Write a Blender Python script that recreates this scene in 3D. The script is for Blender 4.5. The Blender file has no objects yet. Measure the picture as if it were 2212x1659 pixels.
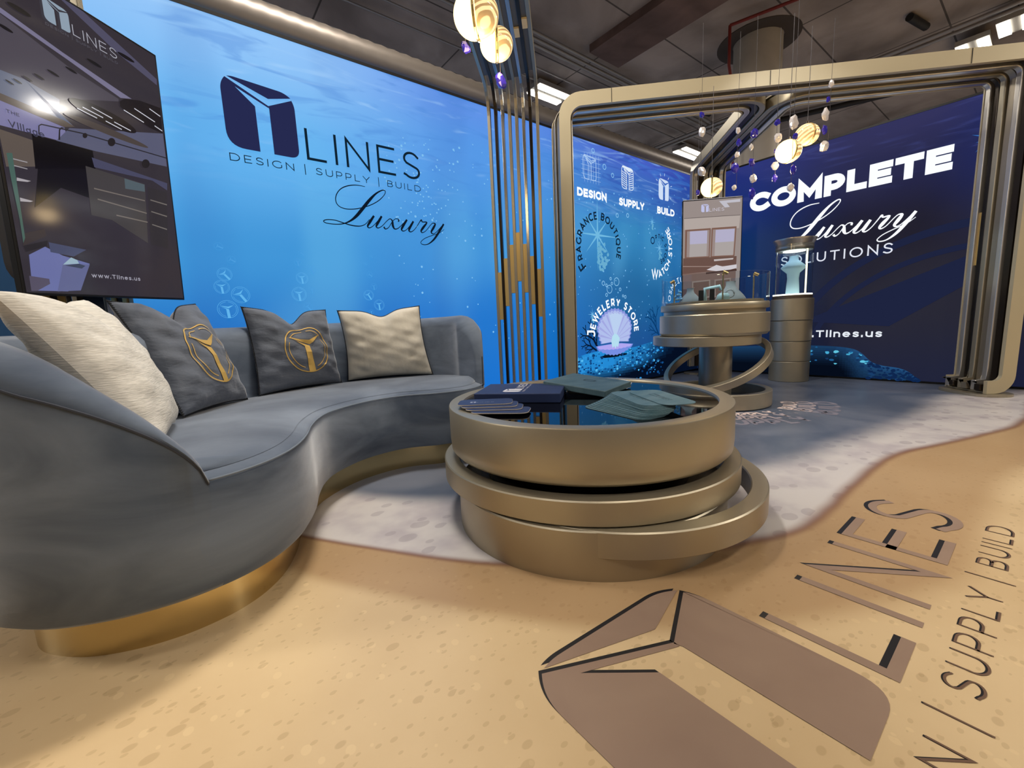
import bpy, bmesh, math, random, json
from mathutils import Vector as V, Matrix
random.seed(7)
S=bpy.context.scene
COL=S.collection
PI=math.pi
# ------------------------------------------------------------ camera
cam=bpy.data.cameras.new('camera');co=bpy.data.objects.new('camera',cam);COL.objects.link(co)
R_=V((.7842037,-.61887569,-.04491597));U_=V((.12376141,.08506972,.98865882));F_=V((.60803591,.78086876,-.14330492))
m=Matrix.Identity(4)
for i in range(3): m[i][0]=R_[i];m[i][1]=U_[i];m[i][2]=-F_[i]
m[2][3]=.75
co.matrix_world=m;cam.sensor_width=36;cam.lens=36*909.95/2212;cam.clip_start=.02;S.camera=co
# ------------------------------------------------------------ world, exposure
S.view_settings.view_transform='Standard';S.view_settings.look='None';S.view_settings.gamma=1;S.view_settings.exposure=0
W=bpy.data.worlds.new('hall');S.world=W;W.use_nodes=True
W.node_tree.nodes['Background'].inputs[0].default_value=(.60,.58,.60,1)
W.node_tree.nodes['Background'].inputs[1].default_value=.20
# ------------------------------------------------------------ large lights: the hall's high bays, added ceiling fill and the booth spots
def area(name,loc,sx,sy,e,col=(1,.93,.84),tgt=None,spread=PI):
    l=bpy.data.lights.new(name,'AREA');l.shape='RECTANGLE';l.size=sx;l.size_y=sy;l.energy=e;l.color=col;l.spread=spread
    o=bpy.data.objects.new(name,l);COL.objects.link(o);o.location=loc
    if tgt: o.rotation_euler=(V(tgt)-V(loc)).to_track_quat('-Z','Y').to_euler()
    return o
def spot(name,loc,tgt,e,ang,col=(1,.9,.76),r=.05,blend=.5):
    l=bpy.data.lights.new(name,'SPOT');l.energy=e;l.color=col;l.spot_size=ang;l.spot_blend=blend;l.shadow_soft_size=r
    o=bpy.data.objects.new(name,l);COL.objects.link(o);o.location=loc
    o.rotation_euler=(V(tgt)-V(loc)).to_track_quat('-Z','Y').to_euler();return o
area('hall_light_over_table',(1.0,2.15,4.5),1.2,.35,135,(1,.93,.84))
area('hall_light_front',(.4,-1.9,4.5),1.3,.6,40,(1,.91,.80))
area('hall_light_right',(3.2,-2.2,4.5),1.3,.6,32,(1,.91,.80))
area('hall_light_left',(-2.2,.6,4.5),1.3,.6,14,(1,.94,.88))
area('hall_light_back',(5.8,5.95,4.35),1.2,.5,60,(1,.94,.86))
for i_,(x_,y_) in enumerate(((10.35,5.78),(10.7,.9),(1.5,7.5),(-5.5,4.0),(8.5,9.0),(6.5,-4.5))): area('far_hall_fill_%d'%i_,(x_,y_,4.4),1.3,.6,260,(1,.94,.86))  # added fill: brightens the hall floor so its bounce lifts the dark ceiling
spot('booth_spot_front',(1.0,.1,3.4),(1.5,.5,0),16,1.5,(1,.88,.72),.06)
spot('booth_spot_case',(3.3,.9,3.2),(3.9,1.3,0),40,1.5,(.92,.93,1),.06)
spot('booth_spot_sofa',(-.3,.5,3.3),(.2,1.9,.3),14,1.5,(.95,.95,1),.08)

# ------------------------------------------------------------ helpers
def lin(c):
    r=[]
    for x in c[:3]:
        x=x/255.;r.append(x/12.92 if x<=.04045 else ((x+.055)/1.055)**2.4)
    return (r[0],r[1],r[2],1)
MATS={}
def mat(name,c,rough=.5,metal=0,emit=0,spec=.5,coat=0,noise=None,bump=None,aniso=0,sheen=0,trans=0,ior=1.45,alpha=1):
    if name in MATS: return MATS[name]
    m=bpy.data.materials.new(name);m.use_nodes=True;nt=m.node_tree;b=nt.nodes['Principled BSDF']
    b.inputs['Base Color'].default_value=lin(c);b.inputs['Roughness'].default_value=rough;b.inputs['Metallic'].default_value=metal
    b.inputs['Specular IOR Level'].default_value=spec;b.inputs['Coat Weight'].default_value=coat;b.inputs['Sheen Weight'].default_value=sheen
    b.inputs['Sheen Roughness'].default_value=.4
    b.inputs['Transmission Weight'].default_value=trans;b.inputs['IOR'].default_value=ior;b.inputs['Alpha'].default_value=alpha
    if aniso: b.inputs['Anisotropic'].default_value=aniso
    if emit: b.inputs['Emission Color'].default_value=lin(c);b.inputs['Emission Strength'].default_value=emit
    if noise:
        c2,sc,detail,lo,hi=noise
        tc=nt.nodes.new('ShaderNodeTexCoord');mp=nt.nodes.new('ShaderNodeMapping');nz=nt.nodes.new('ShaderNodeTexNoise');rp=nt.nodes.new('ShaderNodeValToRGB')
        mp.inputs['Scale'].default_value=sc if isinstance(sc,tuple) else (sc,)*3
        nz.inputs['Scale'].default_value=1;nz.inputs['Detail'].default_value=detail;nz.inputs['Distortion'].default_value=.6
        rp.color_ramp.elements[0].position=lo;rp.color_ramp.elements[0].color=lin(c);rp.color_ramp.elements[1].position=hi;rp.color_ramp.elements[1].color=lin(c2)
        nt.links.new(tc.outputs['Object'],mp.inputs[0]);nt.links.new(mp.outputs[0],nz.inputs['Vector']);nt.links.new(nz.outputs['Fac'],rp.inputs[0]);nt.links.new(rp.outputs[0],b.inputs['Base Color'])
    if bump:
        sc,st,dist=bump
        tc=nt.nodes.new('ShaderNodeTexCoord');mp=nt.nodes.new('ShaderNodeMapping');nz=nt.nodes.new('ShaderNodeTexNoise');bp=nt.nodes.new('ShaderNodeBump')
        mp.inputs['Scale'].default_value=sc if isinstance(sc,tuple) else (sc,)*3
        nz.inputs['Scale'].default_value=1;nz.inputs['Detail'].default_value=4;bp.inputs['Strength'].default_value=st;bp.inputs['Distance'].default_value=dist
        nt.links.new(tc.outputs['Object'],mp.inputs[0]);nt.links.new(mp.outputs[0],nz.inputs['Vector']);nt.links.new(nz.outputs['Fac'],bp.inputs['Height']);nt.links.new(bp.outputs[0],b.inputs['Normal'])
    MATS[name]=m;return m
def emat(c,k=1):
    n='print_%d_%d_%d_%s'%(int(c[0]),int(c[1]),int(c[2]),k)
    if n in MATS: return MATS[n]
    m=bpy.data.materials.new(n);m.use_nodes=True;nt=m.node_tree;nt.nodes.clear()
    e=nt.nodes.new('ShaderNodeEmission');o=nt.nodes.new('ShaderNodeOutputMaterial');e.inputs[0].default_value=lin(c);e.inputs[1].default_value=k
    nt.links.new(e.outputs[0],o.inputs[0]);MATS[n]=m;return m
def mesh(name,vs,fs,mt,parent=None,smooth=False,auto=None):
    me=bpy.data.meshes.new(name);me.from_pydata([tuple(v) for v in vs],[],fs);me.update()
    if mt: me.materials.append(mt)
    if smooth:
        for p in me.polygons: p.use_smooth=True
        if auto is not None:
            try: me.set_sharp_from_angle(angle=auto)
            except Exception: pass
    o=bpy.data.objects.new(name,me);COL.objects.link(o)
    if parent: o.parent=parent;o.matrix_parent_inverse=parent.matrix_world.inverted() if False else Matrix.Translation(-parent.location)
    return o
def tag(o,label,cat,group=None,kind=None):
    if label:o['label']=label
    if cat:o['category']=cat
    if group:o['group']=group
    if kind:o['kind']=kind
    return o
def thing(name,loc,label,cat,group=None):
    o=bpy.data.objects.new(name,None);COL.objects.link(o);o.location=loc;o.empty_display_size=.1
    return tag(o,label,cat,group)
def dup(root,offset,label=None,mat_=None):
    c=root.copy();COL.objects.link(c);c.location=V(root.location)+V(offset)
    if label:c['label']=label
    for ch in list(root.children):
        k=ch.copy();COL.objects.link(k);k.parent=c
        for g in list(ch.children):
            h=g.copy();COL.objects.link(h);h.parent=k
    return c
class MB:
    def __init__(s): s.v=[];s.f=[]
    def add(s,vs,fs):
        n=len(s.v);s.v+=[tuple(v) for v in vs];s.f+=[[i+n for i in f] for f in fs];return s
    def box(s,a,b,M=None):
        vs=[V((x,y,z)) for x in (a[0],b[0]) for y in (a[1],b[1]) for z in (a[2],b[2])]
        if M: vs=[M@v for v in vs]
        return s.add(vs,[[0,1,3,2],[4,6,7,5],[0,4,5,1],[2,3,7,6],[0,2,6,4],[1,5,7,3]])
    def lathe(s,prof,c=(0,0,0),n=96,closed=False,M=None):
        vs=[];fs=[];k=len(prof)
        for i in range(n):
            a=2*PI*i/n
            for r,z in prof:
                v=V((r*math.cos(a),r*math.sin(a),z))
                if M: v=M@v
                vs.append(v+V(c))
        for i in range(n):
            j=(i+1)%n
            for q in range(k if closed else k-1):
                p=(q+1)%k;fs.append([i*k+q,j*k+q,j*k+p,i*k+p])
        return s.add(vs,fs)
    def tube(s,pts,r,n=8,closed=False):
        pts=[V(p) for p in pts];N=len(pts);vs=[];fs=[]
        up=None
        for i,p in enumerate(pts):
            t=(pts[(i+1)%N]-pts[i-1]) if closed else (pts[min(i+1,N-1)]-pts[max(i-1,0)])
            t.normalize()
            if up is None: up=t.orthogonal().normalized()
            up=(up-t*up.dot(t)).normalized();w=t.cross(up)
            rr=r[i] if isinstance(r,(list,tuple)) else r
            for k in range(n):
                a=2*PI*k/n;vs.append(p+(up*math.cos(a)+w*math.sin(a))*rr)
        for i in range(N if closed else N-1):
            j=(i+1)%N
            for k in range(n):
                l=(k+1)%n;fs.append([i*n+k,i*n+l,j*n+l,j*n+k])
        if not closed: fs.append(list(range(n))[::-1]);fs.append([(N-1)*n+k for k in range(n)])
        return s.add(vs,fs)
    def bar(s,pts,ws,ds,w,d):
        # rectangular bar swept along pts; ws width dirs, ds depth dirs (lists)
        vs=[];fs=[];N=len(pts)
        for p,a,b in zip(pts,ws,ds):
            for x,y in ((-.5,0),(.5,0),(.5,1),(-.5,1)): vs.append(V(p)+V(a)*w*x+V(b)*d*y)
        for i in range(N-1):
            for k in range(4):
                l=(k+1)%4;fs.append([i*4+k,i*4+l,(i+1)*4+l,(i+1)*4+k])
        fs.append([3,2,1,0]);fs.append([(N-1)*4+k for k in range(4)])
        return s.add(vs,fs)
    def poly(s,pts): return s.add(pts,[list(range(len(pts)))])
    def build(s,name,mt,parent=None,smooth=False,auto=None,bevel=None,kind=None):
        o=mesh(name,s.v,s.f,mt,parent,smooth,auto)
        if bevel:
            b=o.modifiers.new('bevel','BEVEL');b.width=bevel;b.segments=2;b.limit_method='ANGLE';b.angle_limit=.6
        if kind:o['kind']=kind
        return o
def struct(name,mb,mt): o=mb.build(name,mt);o['kind']='structure';return o
def rounded(w,h,r,n=6):
    pts=[]
    for cx,cy,a0 in ((w-r,h-r,0),(r,h-r,90),(r,r,180),(w-r,r,270)):
        for i in range(n+1):
            a=math.radians(a0+90*i/n);pts.append((cx+r*math.cos(a),cy+r*math.sin(a)))
    return pts
def sub2(pts,times=2):
    for _ in range(times):
        q=[]
        for i in range(len(pts)-1):
            q+= [pts[i],tuple((a+b)/2 for a,b in zip(pts[i],pts[i+1]))]
        pts=q+[pts[-1]]
    return pts
def catmull(P,n=6,closed=False):
    N=len(P);out=[]
    rng=range(N) if closed else range(N-1)
    for i in rng:
        if closed: p0,p1,p2,p3=P[i-1],P[i],P[(i+1)%N],P[(i+2)%N]
        else: p0,p1,p2,p3=P[max(i-1,0)],P[i],P[i+1],P[min(i+2,N-1)]
        for k in range(n):
            t=k/n;out.append(tuple(.5*((2*b)+(-a+c)*t+(2*a-5*b+4*c-d)*t*t+(-a+3*b-3*c+d)*t**3) for a,b,c,d in zip(p0,p1,p2,p3)))
    if not closed: out.append(tuple(P[-1]))
    return out
def clip(poly,w,h):
    def cl(P,ins,inter):
        out=[]
        for i in range(len(P)):
            a,b=P[i-1],P[i]
            if ins(b):
                if not ins(a): out.append(inter(a,b))
                out.append(b)
            elif ins(a): out.append(inter(a,b))
        return out
    def mk(ax,val,sg):
        ins=lambda p:sg*(p[ax]-val)>=-1e-9
        def it(a,b):
            t=(val-a[ax])/(b[ax]-a[ax]);return (a[0]+(b[0]-a[0])*t,a[1]+(b[1]-a[1])*t)
        return ins,it
    P=[tuple(p) for p in poly]
    for ax,val,sg in ((0,0,1),(0,w,-1),(1,0,1),(1,h,-1)):
        if not P: break
        P=cl(P,*mk(ax,val,sg))
    return P
# ---------------- lettering: monoline strokes in a 0..1 cap-height box
def arc(cx,cy,rx,ry,a0,a1,n=10): return [(cx+rx*math.cos(math.radians(a0+(a1-a0)*i/n)),cy+ry*math.sin(math.radians(a0+(a1-a0)*i/n))) for i in range(n+1)]
def G():
    g={}
    g['I']=(.0,[[(0,0),(0,1)]])
    g['L']=(.52,[[(0,1),(0,0),(.52,0)]])
    g['E']=(.58,[[(.58,1),(0,1),(0,0),(.58,0)],[(0,.5),(.52,.5)]])
    g['F']=(.56,[[(.56,1),(0,1),(0,0)],[(0,.48),(.5,.48)]])
    g['N']=(.72,[[(0,0),(0,1),(.72,0),(.72,1)]])
    g['T']=(.7,[[(0,1),(.7,1)],[(.35,1),(.35,0)]])
    g['H']=(.68,[[(0,0),(0,1)],[(.68,0),(.68,1)],[(0,.5),(.68,.5)]])
    g['Y']=(.74,[[(0,1),(.37,.42),(.74,1)],[(.37,.42),(.37,0)]])
    g['V']=(.78,[[(0,1),(.39,0),(.78,1)]])
    g['W']=(1.16,[[(0,1),(.3,0),(.58,1),(.86,0),(1.16,1)]])
    g['M']=(.86,[[(0,0),(0,1),(.43,.3),(.86,1),(.86,0)]])
    g['A']=(.8,[[(0,0),(.4,1),(.8,0)],[(.14,.3),(.66,.3)]])
    g['X']=(.7,[[(0,0),(.7,1)],[(0,1),(.7,0)]])
    g['O']=(.96,[arc(.48,.5,.48,.5,90,450,28)])
    g['Q']=(.96,[arc(.48,.5,.48,.5,90,450,28),[(.5,.12),(.72,-.12),(.92,-.1)]])
    g['C']=(.8,[arc(.48,.5,.48,.5,48,312,20)])
    g['G']=(.84,[arc(.48,.5,.48,.5,48,325,20)+[(.84,.42)],])
    g['G']=(.86,[arc(.48,.5,.48,.5,48,318,20)+[(.84,.2),(.84,.47)]])
    g['D']=(.8,[[(0,0),(0,1),(.32,1)]+arc(.32,.5,.48,.5,90,-90,14)[1:]+[(0,0)]])
    g['P']=(.6,[[(0,0),(0,1),(.3,1)]+arc(.3,.68,.3,.32,90,-90,10)[1:]+[(0,.36)]])
    g['R']=(.62,[[(0,0),(0,1),(.3,1)]+arc(.3,.68,.3,.32,90,-90,10)[1:]+[(0,.36)],[(.36,.36),(.62,0)]])
    g['B']=(.62,[[(0,.52),(.32,.52)]+arc(.32,.76,.26,.24,-90,90,10)[1:]+[(0,1),(0,0),(.34,0)]+arc(.34,.26,.28,.26,-90,90,10)[1:]])
    g['S']=(.6,[[(.57,.86)]+arc(.31,.75,.27,.25,50,200,10)+[(.12,.58),(.31,.5),(.5,.42)]+arc(.31,.25,.29,.25,30,-140,12)+[(.02,.12)]])
    g['U']=(.7,[[(0,1),(0,.35)]+arc(.35,.35,.35,.35,180,360,14)[1:]+[(.7,1)]])
    g['J']=(.45,[[(.0,.14)]+arc(.2,.25,.25,.25,230,360,10)+[(.45,1),(.1,1)]])
    g['|']=(.0,[[(0,-.3),(0,1.25)]])
    g['.']=(.02,[[(0,-.02),(0,.12)]])
    g['-']=(.12,[[(0,.45),(.12,.45)]])
    g[' ']=(.25,[])
    # lower case, x-height .72
    g['w']=(.92,[[(0,.72),(.23,0),(.46,.7),(.69,0),(.92,.72)]])
    g['l']=(.0,[[(0,0),(0,1.05)]])
    g['i']=(.0,[[(0,0),(0,.72)],[(0,.9),(0,1.03)]])
    g['n']=(.52,[[(0,0),(0,.72)],[(0,.42)]+arc(.26,.44,.26,.28,180,0,10)+[(.52,0)]])
    g['u']=(.52,[[(0,.72),(0,.3)]+arc(.26,.28,.26,.28,180,360,10)+[(.52,.72)],[(.52,.3),(.52,0)]])
    g['e']=(.62,[[(.02,.38),(.61,.38)]+arc(.31,.36,.3,.36,4,310,18)])
    g['s']=(.44,[[(.42,.62)]+arc(.22,.54,.2,.18,50,200,8)+[(.22,.37)]+arc(.22,.19,.22,.19,20,-150,9)])
    g['a']=(.52,[arc(.26,.3,.26,.3,0,360,16),[(.52,.72),(.52,0)]])
    g['g']=(.54,[arc(.27,.36,.27,.36,0,360,16),[(.54,.72),(.54,0)]+arc(.28,-.02,.26,.25,0,-150,8)])
    return g
GL=G()
def ribbon(mb,pts,w,f,closed=False):
    """flat strip in 2D with mitred joints, mapped by f(u,v)"""
    P=[]
    for p in pts:
        if not P or (abs(p[0]-P[-1][0])+abs(p[1]-P[-1][1]))>1e-7: P.append(p)
    if len(P)<2: return
    cl=closed or (abs(P[0][0]-P[-1][0])+abs(P[0][1]-P[-1][1])<1e-6)
    if cl and len(P)>2: P=P[:-1] if not closed else P
    N=len(P);L=[];R=[]
    for i in range(N):
        a=P[i-1] if (i>0 or cl) else None;b=P[(i+1)%N] if (i<N-1 or cl) else None;p=P[i]
        ww=w[i] if isinstance(w,list) else w
        def nrm(q,r):
            dx,dy=r[0]-q[0],r[1]-q[1];l=math.hypot(dx,dy) or 1;return (-dy/l,dx/l)
        if a is None: n=nrm(p,b);k=1
        elif b is None: n=nrm(a,p);k=1
        else:
            n1=nrm(a,p);n2=nrm(p,b);n=(n1[0]+n2[0],n1[1]+n2[1]);l=math.hypot(*n)
            if l<.35: n=n1;k=1
            else:
                n=(n[0]/l,n[1]/l);k=min(1/max(.2,(n[0]*n1[0]+n[1]*n1[1])),2.6)
        L.append(f(p[0]+n[0]*ww*k/2,p[1]+n[1]*ww*k/2));R.append(f(p[0]-n[0]*ww*k/2,p[1]-n[1]*ww*k/2))
    vs=L+R;fs=[[i,i+1,N+i+1,N+i] for i in range(N-1)]
    if cl: fs.append([N-1,0,N,2*N-1])
    mb.add(vs,fs)
def adv(txt,wt,sp): return sum(GL[c][0]+wt+sp for c in txt)-sp
def capped(q,e):
    if abs(q[0][0]-q[-1][0])+abs(q[0][1]-q[-1][1])<1e-6: return q
    def ex(a,b):
        dx,dy=a[0]-b[0],a[1]-b[1];l=math.hypot(dx,dy) or 1;return (a[0]+dx/l*e,a[1]+dy/l*e)
    return [ex(q[0],q[1])]+q[1:-1]+[ex(q[-1],q[-2])]
def text(mb,txt,x0,x1,y0,h,wt,f,sp=None,capbig=None):
    """fit txt so that its outline spans x0..x1, cap height h, stroke wt (fraction of h)"""
    if sp is None: sp=.18
    nw=sum(GL[c][0] for c in txt)+(len(txt)-1)*sp;k=(x1-x0-len(txt)*wt*h)/nw
    x=x0+wt*h/2
    for c in txt:
        a,st=GL[c]
        for s in st:
            # keep strokes inside the cap height
            q=[(x+px*k,y0+h*(wt/2+py*(1-wt))) for px,py in s]
            q=capped(q,wt*h/2)
            ribbon(mb,q,wt*h,f)
        x+=(a+sp)*k+wt*h
def arctext(mb,txt,cx,cy,rx,ry,a0,a1,h,wt,f,sp=.2,first=1.0,kx=1.0):
    """letters along an ellipse, baseline at radius r, from angle a0 to a1 (deg, clockwise if a1<a0)"""
    tot=adv(txt,wt,sp)+(first-1)*(GL[txt[0]][0]+wt);x=0
    for n,c in enumerate(txt):
        sc=first if n==0 else 1
        a,st=GL[c];wd=(a+wt)*sc
        mid=(x+wd/2)/tot;ang=math.radians(a0+(a1-a0)*mid)
        px,py=cx+rx*math.cos(ang),cy+ry*math.sin(ang)
        th=ang-PI/2 if a1<a0 else ang+PI/2
        for s in st:
            q=[]
            for ux,uy in s:
                gx=(ux-a/2)*h*sc*kx;gy=(uy)*h*sc
                q.append((px+gx*math.cos(th)-gy*math.sin(th),py+gx*math.sin(th)+gy*math.cos(th)))
            ribbon(mb,q,wt*h*(1 if n else 1.25),f)
        x+=wd+sp
# the brand mark, in a box 0..1 wide, 0..1 high
def rc(poly,rad):
    """round selected corners: rad list, same length"""
    out=[];N=len(poly)
    for i,(p,r) in enumerate(zip(poly,rad)):
        if r<=0: out.append(p);continue
        a=V(poly[i-1])-V(p);b=V(poly[(i+1)%N])-V(p);a.normalize();b.normalize()
        p0=V(p)+a*r;p2=V(p)+b*r
        for k in range(9):
            t=k/8;q=p0*(1-t)**2+V(p)*2*t*(1-t)+p2*t*t;out.append((q.x,q.y))
    return out
MARK=[ # top piece, left piece, right piece
 rc([(.085,.985),(.09,.99),(.2,1.0),(.86,.955),(.955,.895),(.625,.80)],[0,0,.1,.1,0,0]),
 rc([(.06,.965),(0,.90),(.0,.0),(.42,.0),(.42,.66),(.19,.865),(.62,.655),(.625,.70)],[0,.1,.24,0,0,0,0,0]),
 rc([(.61,.69),(.98,.86),(1.0,.78),(1.0,.0),(.62,.0),(.62,.655)],[0,0,.05,.14,0,0]),
]
MARK[0]=rc([(.095,.985),(.15,1.0),(.86,.955),(.955,.895),(.625,.805)],[0,.05,.08,0,0])
MARK[1]=rc([(.07,.97),(0,.88),(0,0),(.43,0),(.43,.65),(.19,.865),(.615,.672),(.62,.70)],[0,.1,.24,0,0,0,0,0])
MARK[2]=rc([(.61,.698),(.965,.865),(1.0,.8),(1.0,0),(.625,0),(.625,.66)],[0,0,.08,.14,0,0])
def mark(mb,x0,y0,w,h,f,M=MARK):
    for P in M: mb.poly([f(x0+w*x,y0+h*y) for x,y in P])
def tree_emblem(mb,cx,cy,r,f,rings=True,th=0.0):
    """circle emblem with the Y shaped mark"""
    c,s=math.cos(th),math.sin(th)
    g=lambda x,y:f(cx+r*(x*c-y*s),cy+r*(x*s+y*c))
    def sub(P): return [g(*p) for p in P]
    mb.poly(sub([(-.78,.42),(.05,.30),(.62,.46),(.1,.1)]))
    mb.poly(sub([(-.62,.30),(.02,.04),(.12,.0),(.2,-1.0),(-.1,-1.0),(-.16,.02)]))
    if rings:
        ribbon(mb,arc(0,0,1,1,80,440,40)[:-1],.035,g,True)
        ribbon(mb,arc(0,0,.84,.84,-70,-15,8) ,.03,g);ribbon(mb,arc(0,0,.84,.84,-15,28,8),.03,g)
        ribbon(mb,arc(0,0,.84,.84,36,82,8),.03,g);ribbon(mb,arc(0,0,.84,.84,98,146,8),.03,g);ribbon(mb,arc(0,0,.84,.84,166,255,12),.03,g)
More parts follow.
